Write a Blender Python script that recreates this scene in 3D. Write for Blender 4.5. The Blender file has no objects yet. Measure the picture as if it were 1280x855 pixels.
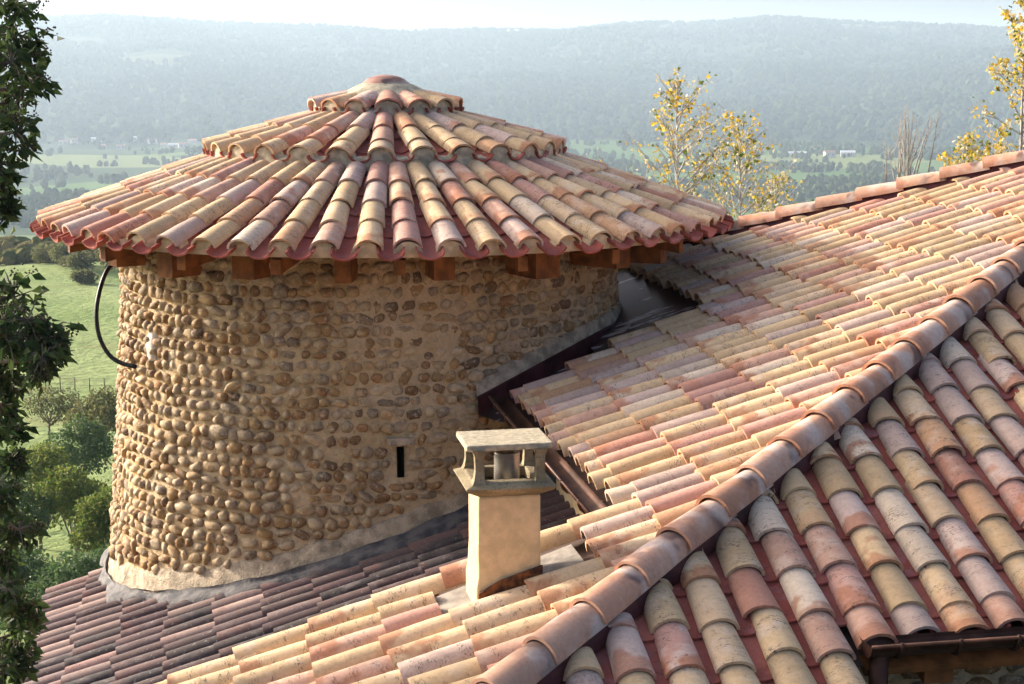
import bpy, math, random
import numpy as np
from mathutils import Matrix, Vector, noise as mnoise

random.seed(7)
rng = np.random.default_rng(11)
sc = bpy.context.scene
col = sc.collection
R = math.radians

# ------------------------------------------------------------------ camera, sky, sun, exposure
PITCH = math.atan(332.5 / 2000.0)
cam_d = bpy.data.cameras.new("camera"); cam = bpy.data.objects.new("camera", cam_d); col.objects.link(cam)
cam.location = (0, 0, 0); cam.rotation_euler = (math.pi / 2 - PITCH, 0, 0)
cam_d.sensor_width = 36.0; cam_d.lens = 56.25; cam_d.clip_start = 0.1; cam_d.clip_end = 60000
sc.camera = cam

SUN_A, SUN_E = R(28), R(18)                       # degrees behind due left, elevation
SUN = Vector((-math.cos(SUN_E) * math.cos(SUN_A), math.cos(SUN_E) * math.sin(SUN_A), math.sin(SUN_E)))
world = bpy.data.worlds.new("World"); sc.world = world; world.use_nodes = True
wn = world.node_tree; wn.nodes.clear()
sky = wn.nodes.new("ShaderNodeTexSky"); sky.sky_type = 'NISHITA'; sky.sun_disc = False
sky.sun_elevation = SUN_E; sky.sun_rotation = math.atan2(SUN.x, SUN.y)
sky.air_density = 0.55; sky.dust_density = 10.0; sky.ozone_density = 1.0; sky.altitude = 300
bg = wn.nodes.new("ShaderNodeBackground"); bg.inputs[1].default_value = 0.15
wo = wn.nodes.new("ShaderNodeOutputWorld")
wn.links.new(sky.outputs[0], bg.inputs[0]); wn.links.new(bg.outputs[0], wo.inputs[0])
sun_d = bpy.data.lights.new("sun", 'SUN'); sun_d.energy = 2.4; sun_d.angle = R(0.7); sun_d.color = (1.0, 0.90, 0.77)
sun = bpy.data.objects.new("sun", sun_d); col.objects.link(sun)
sun.rotation_euler = (-SUN).to_track_quat('-Z', 'Y').to_euler(); sun.location = (-20, 10, 20)
sc.view_settings.view_transform = 'Standard'; sc.view_settings.look = 'None'
sc.view_settings.exposure = 1.66; sc.view_settings.gamma = 1.0; sc.view_settings.use_curve_mapping = False
sc.cycles.use_denoising = True
sc.cycles.max_bounces = 8; sc.cycles.diffuse_bounces = 4; sc.cycles.volume_bounces = 0
sc.cycles.transparent_max_bounces = 8

# ------------------------------------------------------------------ helpers
def tag(o, label=None, cat=None, group=None, kind=None):
    if label: o["label"] = label
    if cat: o["category"] = cat
    if group: o["group"] = group
    if kind: o["kind"] = kind
    return o

def empty(name, loc, label, cat, group=None):
    o = bpy.data.objects.new(name, None); col.objects.link(o); o.location = loc
    o.empty_display_size = 0.2
    return tag(o, label, cat, group)

def parent_to(o, p):
    """world-coordinate children: a root Empty sits at its own base, everything below keeps world coordinates"""
    o.parent = p
    if p.type == 'EMPTY':
        o.matrix_parent_inverse = Matrix.Translation(-Vector(p.location))

class Geo:
    def __init__(s): s.v = []; s.f = []; s.n = 0; s.att = {}; s.mi = []; s.sm = []
    def add(s, v, f, smooth=True, mi=0, **att):
        v = np.asarray(v, float).reshape(-1, 3); m = len(v)
        for k, a in att.items():
            a = np.asarray(a, float)
            if a.ndim == 1: a = np.tile(a, (m, 1))
            s.att.setdefault(k, []).append(a)
        s.v.append(v); b = s.n
        s.f.extend([tuple(i + b for i in q) for q in f]); s.n += m
        s.mi.extend([mi] * len(f)); s.sm.extend([smooth] * len(f) if not isinstance(smooth, (list, tuple)) else smooth)
        return s
    def box(s, c, X, Y, Z, mi=0):
        c, X, Y, Z = map(np.asarray, (c, X, Y, Z))
        v = [c + a * X + b * Y + d * Z for d in (-1, 1) for a, b in ((-1, -1), (1, -1), (1, 1), (-1, 1))]
        s.add(v, [(3, 2, 1, 0), (4, 5, 6, 7), (0, 1, 5, 4), (1, 2, 6, 5), (2, 3, 7, 6), (3, 0, 4, 7)], False, mi)
        return s
    def tube(s, pts, rad, n=8, cap=True, mi=0):
        pts = [Vector(p) for p in pts]
        rad = rad if hasattr(rad, '__len__') else [rad] * len(pts)
        vs = []; up = None
        for i, p in enumerate(pts):
            t = (pts[min(i + 1, len(pts) - 1)] - pts[max(i - 1, 0)]).normalized()
            if up is None:
                up = t.orthogonal().normalized()
            else:
                up = (up - t * up.dot(t))
                up = up.normalized() if up.length > 1e-6 else t.orthogonal().normalized()
            b = t.cross(up)
            for k in range(n):
                a = 2 * math.pi * k / n
                vs.append(p + (up * math.cos(a) + b * math.sin(a)) * rad[i])
        f = []
        for i in range(len(pts) - 1):
            for k in range(n):
                k2 = (k + 1) % n
                f.append((i * n + k, i * n + k2, (i + 1) * n + k2, (i + 1) * n + k))
        if cap:
            f.append(tuple(range(n - 1, -1, -1))); m = (len(pts) - 1) * n; f.append(tuple(m + k for k in range(n)))
        s.add(vs, f, True, mi); return s
    def mesh(s, name, mats):
        me = bpy.data.meshes.new(name)
        v = np.concatenate(s.v) if s.v else np.zeros((0, 3))
        if s.f and len({len(q) for q in s.f}) == 1 and len(s.f) > 2000:
            F = np.asarray(s.f, np.int32); k = F.shape[1]
            me.vertices.add(len(v)); me.vertices.foreach_set("co", v.ravel())
            me.loops.add(F.size); me.loops.foreach_set("vertex_index", F.ravel())
            me.polygons.add(len(F)); me.polygons.foreach_set("loop_start", np.arange(0, F.size, k, dtype=np.int32))
            me.update(calc_edges=True)
        else:
            me.from_pydata(v.tolist(), [], s.f)
        me.polygons.foreach_set("use_smooth", np.asarray(s.sm, bool))
        if any(s.mi): me.polygons.foreach_set("material_index", np.asarray(s.mi, np.int32))
        for m in (mats if isinstance(mats, (list, tuple)) else [mats]): me.materials.append(m)
        for k, a in s.att.items():
            a = np.concatenate(a)
            if a.shape[1] == 3: at = me.attributes.new(k, 'FLOAT_VECTOR', 'POINT'); at.data.foreach_set("vector", a.astype(np.float32).ravel())
            else: at = me.attributes.new(k, 'FLOAT_COLOR', 'POINT'); at.data.foreach_set("color", a.astype(np.float32).ravel())
        me.update()
        return me
    def build(s, name, mats, parent=None):
        o = bpy.data.objects.new(name, s.mesh(name, mats)); col.objects.link(o)
        if parent is not None: parent_to(o, parent)
        return o

def link_copy(name, me, M, parent):
    o = bpy.data.objects.new(name, me); col.objects.link(o)
    parent_to(o, parent); o.matrix_basis = M
    return o

def px(P):
    """image position, only used to rank which pieces show largest"""
    c, s = math.cos(PITCH), math.sin(PITCH)
    d = P[1] * c - P[2] * s
    return 640 + 2000 * P[0] / d, 427.5 - 2000 * (P[1] * s + P[2] * c) / d, d

# ------------------------------------------------------------------ materials
def new_mat(name):
    m = bpy.data.materials.new(name); m.use_nodes = True
    nt = m.node_tree; b = nt.nodes["Principled BSDF"]
    b.inputs["Roughness"].default_value = 0.85
    b.inputs["Specular IOR Level"].default_value = 0.25
    return m, nt, b

class N:
    """small node-graph helper"""
    def __init__(s, nt): s.nt = nt
    def n(s, t, **kw):
        x = s.nt.nodes.new(t)
        for k, v in kw.items(): setattr(x, k, v)
        return x
    def l(s, a, b): s.nt.links.new(a, b)
    def val(s, sock, v):
        if isinstance(v, (int, float)): sock.default_value = v
        elif isinstance(v, (tuple, list)): sock.default_value = (*v, 1.0) if len(v) == 3 and sock.type == 'RGBA' else v
        else: s.l(v, sock)
    def math(s, op, a, b=0.0, clamp=False):
        x = s.n("ShaderNodeMath", operation=op, use_clamp=clamp); s.val(x.inputs[0], a); s.val(x.inputs[1], b); return x.outputs[0]
    def vmath(s, op, a, b):
        x = s.n("ShaderNodeVectorMath", operation=op); s.val(x.inputs[0], a); s.val(x.inputs[1], b); return x.outputs[0]
    def mix(s, f, a, b, blend='MIX'):
        x = s.n("ShaderNodeMix", data_type='RGBA', blend_type=blend); s.val(x.inputs[0], f); s.val(x.inputs[6], a); s.val(x.inputs[7], b); return x.outputs[2]
    def noise(s, vec, scale, detail=3.0, rough=0.55):
        x = s.n("ShaderNodeTexNoise"); s.val(x.inputs["Scale"], scale); s.val(x.inputs["Detail"], detail); s.val(x.inputs["Roughness"], rough)
        if vec is not None: s.l(vec, x.inputs["Vector"])
        return x.outputs[0]
    def ramp(s, v, lo, hi, a=0.0, b=1.0):
        x = s.n("ShaderNodeMapRange", clamp=True, interpolation_type='SMOOTHSTEP'); s.val(x.inputs[0], v)
        x.inputs[1].default_value = lo; x.inputs[2].default_value = hi; x.inputs[3].default_value = a; x.inputs[4].default_value = b
        return x.outputs[0]
    def attr(s, name): return s.n("ShaderNodeAttribute", attribute_name=name)
    def pos(s): return s.n("ShaderNodeNewGeometry").outputs["Position"]
    def bump(s, h, strength, dist, b):
        x = s.n("ShaderNodeBump"); x.inputs["Strength"].default_value = strength; x.inputs["Distance"].default_value = dist
        s.l(h, x.inputs["Height"]); s.l(x.outputs[0], b.inputs["Normal"])

def simple(name, c, rough=0.85, metal=0.0, nscale=6.0, var=0.25, bump=0.3, bdist=0.01, dark=None):
    m, nt, b = new_mat(name); g = N(nt); p = g.pos()
    n1 = g.noise(p, nscale, 5.0); n2 = g.noise(p, nscale * 7, 4.0)
    d = dark or tuple(x * 0.55 for x in c)
    cc = g.mix(g.ramp(n1, 0.35, 0.68), d, c) if dark else g.mix(g.ramp(n1, 0.3, 0.7, 0, 1), tuple(x * (1 - var) for x in c), tuple(min(1, x * (1 + var * 0.6)) for x in c))
    cc = g.mix(0.5, cc, g.mix(g.ramp(n2, 0.3, 0.7), (0.62, 0.62, 0.62), (1.25, 1.25, 1.25)), 'MULTIPLY') if False else cc
    g.l(cc, b.inputs["Base Color"]); b.inputs["Roughness"].default_value = rough; b.inputs["Metallic"].default_value = metal
    if bump: g.bump(g.math('ADD', n1, g.math('MULTIPLY', n2, 0.5)), bump, bdist, b)
    return m

def tile_material(name, lichen=(0.055, 0.045, 0.04), lich_amt=0.42, flush=(0.43, 0.17, 0.085), bloom=(0.66, 0.53, 0.43), bloom_amt=0.36, flush_amt=0.75, spots=0.0, smudge=0.0):
    m, nt, b = new_mat(name); g = N(nt)
    loc = g.attr("tloc").outputs["Vector"]; tc = g.attr("tcol").outputs["Color"]
    oi = g.n("ShaderNodeObjectInfo").outputs["Random"]
    sep = g.n("ShaderNodeSeparateXYZ"); g.l(loc, sep.inputs[0])
    seed = g.math('ADD', sep.outputs[2], g.math('MULTIPLY', oi, 91.7))
    cb = g.n("ShaderNodeCombineXYZ"); g.l(g.math('MULTIPLY', sep.outputs[0], 0.14), cb.inputs[0]); g.l(g.math('MULTIPLY', sep.outputs[1], 0.45), cb.inputs[1]); g.l(seed, cb.inputs[2])
    P = cb.outputs[0]
    # value jitter per tile
    wn_ = g.n("ShaderNodeTexWhiteNoise", noise_dimensions='1D'); g.l(seed, wn_.inputs["W"])
    r1 = wn_.outputs["Value"]
    wn2 = g.n("ShaderNodeTexWhiteNoise", noise_dimensions='1D'); g.l(g.math('ADD', seed, 13.3), wn2.inputs["W"]); r2 = wn2.outputs["Value"]
    v = g.math('ADD', 0.80, g.math('MULTIPLY', r1, 0.36))
    vv = g.n("ShaderNodeCombineColor"); [g.l(v, vv.inputs[i]) for i in range(3)]
    c = g.mix(1.0, tc, vv.outputs[0], 'MULTIPLY')
    # pale bloom in broad patches
    nb = g.noise(P, 9.0, 3.0)
    c = g.mix(g.math('MULTIPLY', g.ramp(nb, 0.45, 0.7), g.math('MULTIPLY', r2, bloom_amt * 1.6)), c, bloom)
    # red flush towards the exposed lower end
    nf = g.math('ADD', g.noise(P, 7.0, 2.0), g.math('MULTIPLY', g.math('SUBTRACT', 0.35, sep.outputs[1]), 0.55))
    c = g.mix(g.math('MULTIPLY', g.ramp(nf, 0.52, 0.7), g.math('MULTIPLY', g.ramp(r1, 0.45, 0.75), flush_amt)), c, flush)
    if smudge:
        ns = g.noise(g.vmath('ADD', P, (3.1, 7.7, 0)), 6.0, 1.5)
        c = g.mix(g.math('MULTIPLY', g.math('MULTIPLY', g.ramp(ns, 0.47, 0.58), g.ramp(sep.outputs[1], 0.40, 0.66)), smudge), c, (0.07, 0.055, 0.06))
        ns2 = g.noise(g.vmath('ADD', P, (9.1, 1.7, 0)), 5.0, 1.5)
        c = g.mix(g.math('MULTIPLY', g.math('MULTIPLY', g.ramp(ns2, 0.45, 0.62), g.ramp(sep.outputs[1], 0.12, 0.4)), 0.7), c, (0.66, 0.54, 0.46))
    # mottling
    nm = g.noise(P, 45.0, 5.0, 0.65)
    c = g.mix(g.ramp(nm, 0.3, 0.75, 0.0, 0.42), c, g.mix(1.0, c, (0.60, 0.56, 0.52), 'MULTIPLY'))
    # lichen specks in streaky bands across the tile
    st = g.n("ShaderNodeMapping"); st.inputs["Scale"].default_value = (0.55, 1.5, 1.0); g.l(P, st.inputs[0])
    band = g.ramp(g.noise(st.outputs[0], 13.0, 2.0), 0.49, 0.60)
    speck = g.ramp(g.noise(st.outputs[0], 95.0, 3.0, 0.7), 0.535, 0.58)
    lm = g.math('MULTIPLY', g.math('MULTIPLY', band, speck), g.ramp(r2, 0.1, 0.6, 0.35, 1.0))
    c = g.mix(g.math('MULTIPLY', lm, lich_amt * 1.7, True), c, lichen)
    if spots:
        c = g.mix(g.math('MULTIPLY', g.ramp(g.noise(P, 26.0, 3.0, 0.7), 0.60, 0.68), spots), c, (0.24, 0.23, 0.215))
    wp = g.pos(); big = g.noise(wp, 1.3, 5.0, 0.62)
    c = g.mix(g.ramp(big, 0.50, 0.72, 0.0, 0.34), c, g.mix(1.0, c, (0.55, 0.50, 0.46), 'MULTIPLY'))
    c = g.mix(g.math('MULTIPLY', g.ramp(g.noise(wp, 5.0, 6.0, 0.7), 0.56, 0.66), 0.25), c, g.mix(1.0, c, (0.45, 0.42, 0.40), 'MULTIPLY'))
    g.l(c, b.inputs["Base Color"]); b.inputs["Roughness"].default_value = 0.82
    g.bump(g.math('ADD', nm, g.math('MULTIPLY', lm, 0.6)), 0.35, 0.006, b)
    return m

M = {}
M['tile'] = tile_material("clay_tile")
M['old_tile'] = tile_material("weathered_tile", lich_amt=0.4, bloom=(0.24, 0.19, 0.185), bloom_amt=0.3, flush=(0.16, 0.07, 0.06), flush_amt=0.4, spots=0.6)
M['channel'] = tile_material("red_channel_tile", lich_amt=0.35, bloom=(0.35, 0.24, 0.26), bloom_amt=0.25, flush=(0.20, 0.05, 0.04), flush_amt=0.5)
M['hip'] = tile_material("hip_tile_clay", lich_amt=0.08, bloom=(0.58, 0.46, 0.40), bloom_amt=0.3, flush=(0.40, 0.18, 0.11), flush_amt=0.7, smudge=0.75)
M['wood'] = simple("rafter_wood", (0.24, 0.088, 0.024), 0.7, nscale=9, var=0.45, bump=0.3)
M['bed'] = simple("mortar_bedding", (0.56, 0.43, 0.26), nscale=14, var=0.25, bump=0.5)
M['bed2'] = simple("mortar_bedding_lichen", (0.46, 0.39, 0.27), nscale=14, var=0.4, bump=0.6)
M['deck'] = simple("roof_deck", (0.10, 0.06, 0.045), nscale=5)
M['skirt'] = simple("mortar_skirt", (0.46, 0.37, 0.26), nscale=9, var=0.45, bump=0.9, bdist=0.05)
M['lead'] = simple("lead_sheet", (0.04, 0.04, 0.048), 0.75, 0.0, nscale=9, dark=(0.13, 0.12, 0.115), bump=0.6, bdist=0.03)
M['red_metal'] = simple("oxide_painted_metal", (0.075, 0.022, 0.022), 0.45, 0.35, nscale=7, var=0.5, bump=0.2)
M['copper'] = simple("brown_gutter_metal", (0.075, 0.034, 0.022), 0.5, 0.5, nscale=8, var=0.5, bump=0.1)
M['render'] = simple("chimney_render", (0.62, 0.455, 0.25), nscale=16, var=0.15, bump=0.35, bdist=0.012)
M['zinc'] = simple("grey_mortar_sheet", (0.25, 0.22, 0.185), nscale=10, var=0.4)
M['rust'] = simple("rusty_strip", (0.26, 0.085, 0.02), nscale=22, dark=(0.04, 0.02, 0.012), bump=0.5)
M['pipe'] = simple("flue_metal", (0.35, 0.32, 0.28), 0.35, 0.85, nscale=9, var=0.4, bump=0.1)
M['hose'] = simple("black_hose", (0.012, 0.012, 0.014), 0.45, nscale=4)
M['plaster'] = simple("white_plaster", (0.60, 0.52, 0.42), nscale=16, var=0.3)
M['dark'] = simple("dark_reveal", (0.03, 0.025, 0.02), nscale=4)
M['sunlit_slab'] = simple("sunlit_slab_concrete", (0.44, 0.375, 0.255), nscale=34, var=0.28, bump=0.7, bdist=0.012)  # lighter copy of the cap concrete: sunlight on the slab put into its colour

def cap_material():
    m, nt, b = new_mat("shaded_lichened_cap"); g = N(nt); p = g.pos()
    a = g.noise(p, 7.0, 4.0); d = g.noise(p, 70.0, 4.0, 0.7)
    c = g.mix(g.ramp(a, 0.35, 0.65), (0.19, 0.15, 0.082), (0.31, 0.25, 0.15))  # shade on the cap's front painted in as a darker concrete
    c = g.mix(g.math('MULTIPLY', g.ramp(d, 0.5, 0.62), 0.65), c, (0.12, 0.10, 0.075))
    g.l(c, b.inputs["Base Color"]); g.bump(d, 0.6, 0.01, b); return m
M['cap'] = cap_material()

def wall_material():
    m, nt, b = new_mat("lime_mortar_wall"); g = N(nt); p = g.pos()
    a = g.noise(p, 2.2, 4.0); d = g.noise(p, 22.0, 6.0, 0.65); e = g.noise(p, 90.0, 3.0, 0.6)
    c = g.mix(g.ramp(a, 0.35, 0.65), (0.60, 0.425, 0.22), (0.68, 0.515, 0.315))
    c = g.mix(g.math('MULTIPLY', g.ramp(d, 0.42, 0.68), 0.42), c, (0.36, 0.24, 0.12))
    c = g.mix(g.math('MULTIPLY', g.ramp(e, 0.55, 0.7), 0.4), c, (0.55, 0.46, 0.33))
    g.l(c, b.inputs["Base Color"]); b.inputs["Roughness"].default_value = 0.95
    g.bump(g.math('ADD', d, g.math('MULTIPLY', e, 0.35)), 0.9, 0.05, b); return m
M['wall'] = wall_material()

def stone_material():
    m, nt, b = new_mat("river_cobble"); g = N(nt); p = g.pos()
    tc = g.attr("tcol").outputs["Color"]; oi = g.n("ShaderNodeObjectInfo").outputs["Random"]
    v = g.math('ADD', 0.82, g.math('MULTIPLY', oi, 0.4)); vv = g.n("ShaderNodeCombineColor"); [g.l(v, vv.inputs[i]) for i in range(3)]
    c = g.mix(1.0, tc, vv.outputs[0], 'MULTIPLY')
    d = g.noise(p, 26.0, 4.0, 0.6)
    c = g.mix(g.ramp(d, 0.35, 0.7, 0, 0.55), c, g.mix(1.0, c, (0.50, 0.45, 0.42), 'MULTIPLY'))
    # mortar smeared over part of the stones
    sm = g.noise(p, 9.0, 6.0, 0.72)
    c = g.mix(g.math('MULTIPLY', g.ramp(sm, 0.50, 0.60), 0.62), c, (0.51, 0.385, 0.23))
    w = g.noise(p, 34.0, 4.0, 0.7)
    c = g.mix(g.math('MULTIPLY', g.ramp(w, 0.55, 0.66), 0.6), c, (0.60, 0.50, 0.37))
    g.l(c, b.inputs["Base Color"]); b.inputs["Roughness"].default_value = 0.74
    g.bump(g.math('ADD', d, g.math('MULTIPLY', g.ramp(sm, 0.5, 0.6), 0.8)), 0.5, 0.012, b); return m
M['stone'] = stone_material()

def leaf_material(name, c1, c2, trans=0.35, rough=0.55):
    m, nt, b = new_mat(name); g = N(nt)
    r = g.n("ShaderNodeNewGeometry").outputs["Random Per Island"]
    c = g.mix(r, c1, c2)
    g.l(c, b.inputs["Base Color"]); b.inputs["Roughness"].default_value = rough
    t = g.n("ShaderNodeBsdfTranslucent"); g.l(c, t.inputs[0])
    mx = g.n("ShaderNodeMixShader"); mx.inputs[0].default_value = trans
    g.l(b.outputs[0], mx.inputs[1]); g.l(t.outputs[0], mx.inputs[2])
    g.l(mx.outputs[0], nt.nodes["Material Output"].inputs[0]); return m
M['leaf_dark'] = leaf_material("dark_evergreen_leaf", (0.018, 0.042, 0.012), (0.075, 0.115, 0.032), 0.4, 0.6)
M['seed'] = simple("seed_heads", (0.05, 0.045, 0.022), nscale=30)
M['leaf_gold'] = leaf_material("golden_leaf", (0.72, 0.44, 0.04), (0.50, 0.42, 0.08), 0.5)
M['leaf_pale'] = leaf_material("pale_leaf_underside", (0.75, 0.70, 0.52), (0.62, 0.56, 0.34), 0.3)
M['leaf_green'] = leaf_material("autumn_green_leaf", (0.075, 0.14, 0.025), (0.22, 0.23, 0.05), 0.45)
M['leaf_olive'] = leaf_material("olive_leaf", (0.10, 0.125, 0.045), (0.20, 0.18, 0.075), 0.35)
M['leaf_deep'] = leaf_material("deep_green_leaf", (0.045, 0.095, 0.035), (0.10, 0.145, 0.05), 0.4)
M['bark'] = simple("bark", (0.16, 0.13, 0.10), nscale=12, var=0.4)
M['bark_pale'] = simple("pale_bark", (0.42, 0.39, 0.35), nscale=14, var=0.35)
M['far_wall'] = simple("pale_house_wall", (0.50, 0.46, 0.42), nscale=0.3, var=0.1, bump=0)
M['far_roof'] = simple("pink_house_roof", (0.40, 0.21, 0.16), nscale=0.3, var=0.2, bump=0)
M['white_roof'] = simple("white_shed_roof", (0.62, 0.62, 0.63), nscale=0.3, var=0.05, bump=0)

# ------------------------------------------------------------------ frame of the main building (a runs up the sunny slope, w up the shaded one)
AZ = R(-10.6156)
uA = np.array([math.cos(AZ), -math.sin(AZ), 0.0]); uB = np.array([math.sin(AZ), math.cos(AZ), 0.0]); UP = np.array([0, 0, 1.0])
TA, TB, DZC = 0.34, 0.4174, 0.88
def zA(a): return -2.371 + TA * (a - 2.163)
HIP0 = (1.345, 6.782); HS = 0.8147
def hip_w(a): return HIP0[1] + HS * (a - HIP0[0])
def zB(w): return zA(HIP0[0]) + TB * (w - HIP0[1])
def pt(a, w, z): return uA * a + uB * w + UP * z
def pA(a, w, dz=0.0): return pt(a, w, zA(a) + dz)
def pB(b, w, dz=0.0): return pt(b, w, zB(w) + dz)
def pC(a, w, dz=0.0): return pt(a, w, zA(a) - DZC + dz)
def unit(v): v = np.asarray(v, float); return v / np.linalg.norm(v)
UA3 = unit(uA + UP * TA); NA3 = unit(UP - uA * TA)
UB3 = unit(uB + UP * TB); NB3 = unit(UP - uB * TB)

# ------------------------------------------------------------------ tile prototypes
def tile_geo(L, wl, wu, rl, ru, th, segs, colr, seed, rise_under=0.0, channel=False, half=math.pi / 2):
    """a curved roof tile: y from its lower end (0) to its upper end (L)"""
    g = Geo(); sg = -1 if channel else 1
    wob = [random.uniform(-0.004, 0.004) for _ in range(4)]
    def ring(y, w, r, t, k):
        out = []
        for i in range(segs + 1):
            ph = -half + 2 * half * i / segs
            rr = 1 - t / (w / 2)
            x = math.sin(ph) * w / 2 * rr; z = (math.cos(ph) - math.cos(half)) * (r - t) * sg
            out.append((x + wob[k] * math.cos(ph), y + wob[(k + 1) % 4] * math.sin(ph) * 1.5, z + wob[(k + 2) % 4] * abs(math.sin(ph * 1.3))))
        return out
    def loc(y): return [((2 * i / segs - 1), y / L, seed) for i in range(segs + 1)]
    n = segs + 1
    ys = [0, L * 0.5, L]; rings = []
    for y in ys:
        t = y / L; rings.append((y, wl + (wu - wl) * t, rl + (ru - rl) * t + (0.003 if y == L * .5 else 0)))
    c4 = (*colr, 1.0)
    for t in (0.0, th):
        v = []; lo = []
        for k, (y, w, r) in enumerate(rings): v += ring(y, w, r, t, k); lo += loc(y)
        f = []
        for k in range(2):
            for i in range(segs):
                q = (k * n + i, k * n + i + 1, (k + 1) * n + i + 1, (k + 1) * n + i)
                f.append(q if (t == 0.0) != channel else q[::-1])
        g.add(v, f, True, tloc=lo, tcol=c4)
    y, w, r = rings[0]
    v = ring(y, w, r, 0.0, 0) + ring(y, w, r, th, 0)
    g.add(v, [(i, n + i, n + i + 1, i + 1) if not channel else (i, i + 1, n + i + 1, n + i) for i in range(segs)], True, tloc=loc(0) * 2, tcol=tuple(min(1, x * 1.08) for x in colr) + (1.0,))
    v = []; lo = []
    for side in (0, segs):
        for k in (0, 2):
            y, w, r = rings[k]
            v += [ring(y, w, r, 0, k)[side], ring(y, w, r, th, k)[side]]; lo += [(0, y / L, seed)] * 2
    g.add(v, [(0, 1, 3, 2), (4, 6, 7, 5)], False, tloc=lo, tcol=c4)
    return g

CREAM, TAN, OLIVE, PINK = (0.66, 0.465, 0.265), (0.60, 0.405, 0.22), (0.57, 0.40, 0.225), (0.58, 0.345, 0.245)
MAUVE, TERRA, ORANGE, PALE, ROSE, WARM = (0.56, 0.405, 0.33), (0.49, 0.235, 0.16), (0.57, 0.33, 0.18), (0.67, 0.53, 0.39), (0.51, 0.28, 0.215), (0.64, 0.455, 0.28)
COVER_COLS = [CREAM, CREAM, CREAM, CREAM, CREAM, TAN, OLIVE, OLIVE, PINK, MAUVE, TERRA, WARM, PALE, ORANGE, ROSE, WARM, MAUVE, PINK]
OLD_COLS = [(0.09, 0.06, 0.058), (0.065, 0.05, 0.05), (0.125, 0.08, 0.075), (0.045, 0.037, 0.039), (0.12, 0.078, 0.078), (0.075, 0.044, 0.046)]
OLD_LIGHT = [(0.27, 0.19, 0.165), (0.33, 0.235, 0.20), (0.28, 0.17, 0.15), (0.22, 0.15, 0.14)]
RED_COLS = [(0.42, 0.11, 0.075), (0.37, 0.092, 0.065), (0.46, 0.14, 0.095), (0.39, 0.115, 0.085)]
HIP_COLS = [(0.56, 0.295, 0.185), (0.57, 0.32, 0.21), (0.52, 0.265, 0.16), (0.59, 0.35, 0.24)]

class Protos:
    def __init__(s, name, mat, cols, reps, **kw):
        s.mat = mat; s.name = name; s.g = []; s.me = []
        for c in cols:
            for k in range(reps):
                s.g.append(tile_geo(colr=c, seed=len(s.g) * 3.37, **kw)); s.me.append(None)
    def mesh(s, i):
        if s.me[i] is None: s.me[i] = s.g[i].mesh(s.name, s.mat)
        return s.me[i]

P_COVER = Protos('cover_tile', M['tile'], COVER_COLS, 2, L=0.48, wl=0.192, wu=0.155, rl=0.088, ru=0.072, th=0.016, segs=10)
P_TCOVER = Protos('cover_tile', M['tile'], COVER_COLS, 2, L=0.46, wl=0.210, wu=0.176, rl=0.082, ru=0.070, th=0.016, segs=10)
P_BCOVER = Protos('cover_tile', M['tile'], COVER_COLS, 2, L=0.42, wl=0.198, wu=0.164, rl=0.076, ru=0.062, th=0.017, segs=12)
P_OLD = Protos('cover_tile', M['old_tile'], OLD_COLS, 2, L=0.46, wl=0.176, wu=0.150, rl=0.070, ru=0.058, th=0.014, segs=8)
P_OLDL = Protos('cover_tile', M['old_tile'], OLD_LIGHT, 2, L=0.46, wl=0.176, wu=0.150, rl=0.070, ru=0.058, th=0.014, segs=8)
P_CHAN = Protos('channel_tile', M['channel'], RED_COLS, 3, L=0.46, wl=0.155, wu=0.180, rl=0.060, ru=0.066, th=0.013, segs=8, channel=True)
P_TCHAN = Protos('channel_tile', M['channel'], RED_COLS, 3, L=0.46, wl=0.20, wu=0.215, rl=0.062, ru=0.066, th=0.014, segs=8, channel=True)
P_HIP = Protos('hip_tile', M['hip'], HIP_COLS, 3, L=0.44, wl=0.224, wu=0.192, rl=0.104, ru=0.090, th=0.017, segs=14)

def tmat(P, U, Nn, sx=1.0, sy=1.0, sz=1.0, yaw=0.0, tilt=0.0, roll=0.0):
    U = unit(U); Nn = unit(Nn - U * np.dot(Nn, U)); X = np.cross(U, Nn)
    m = Matrix(((X[0], U[0], Nn[0], P[0]), (X[1], U[1], Nn[1], P[1]), (X[2], U[2], Nn[2], P[2]), (0, 0, 0, 1)))
    return m @ Matrix.Rotation(yaw, 4, 'Z') @ Matrix.Rotation(tilt, 4, 'X') @ Matrix.Rotation(roll, 4, 'Y') @ Matrix.Diagonal((sx, sy, sz, 1))

def emit(items, limit):
    """items: (parent, protos, index, matrix). The ones that show largest become objects, the rest one 'stuff' part per parent"""
    def score(it):
        m = it[3]; P = m @ Vector((0, 0.2, 0.03)); x, y, d = px(P)
        if d < 1 or not (-25 < x < 1305 and -25 < y < 880): return 1e6 + d
        return d + (0 if it[4] else 500)
    order = sorted(items, key=score)
    rest = {}
    for k, it in enumerate(order):
        if k < limit and score(it) < 400:
            link_copy(it[1].name, it[1].mesh(it[2]), it[3], it[0])
        else:
            rest.setdefault((it[0].name, it[1].name, id(it[1].mat)), []).append(it)
    for (pn, nm, _), L in rest.items():
        G = Geo()
        for k, it in enumerate(L):
            src = it[1].g[it[2]]; v = np.concatenate(src.v); mm = np.array(it[3])
            v = v @ mm[:3, :3].T + mm[:3, 3]
            lo = np.concatenate(src.att['tloc']).copy(); lo[:, 2] += (k * 1.713) % 97
            G.add(v, src.f, list(src.sm), tloc=lo, tcol=np.concatenate(src.att['tcol']))
        tag(G.build(nm + 's', L[0][1].mat, L[0][0]), kind='stuff')

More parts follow.
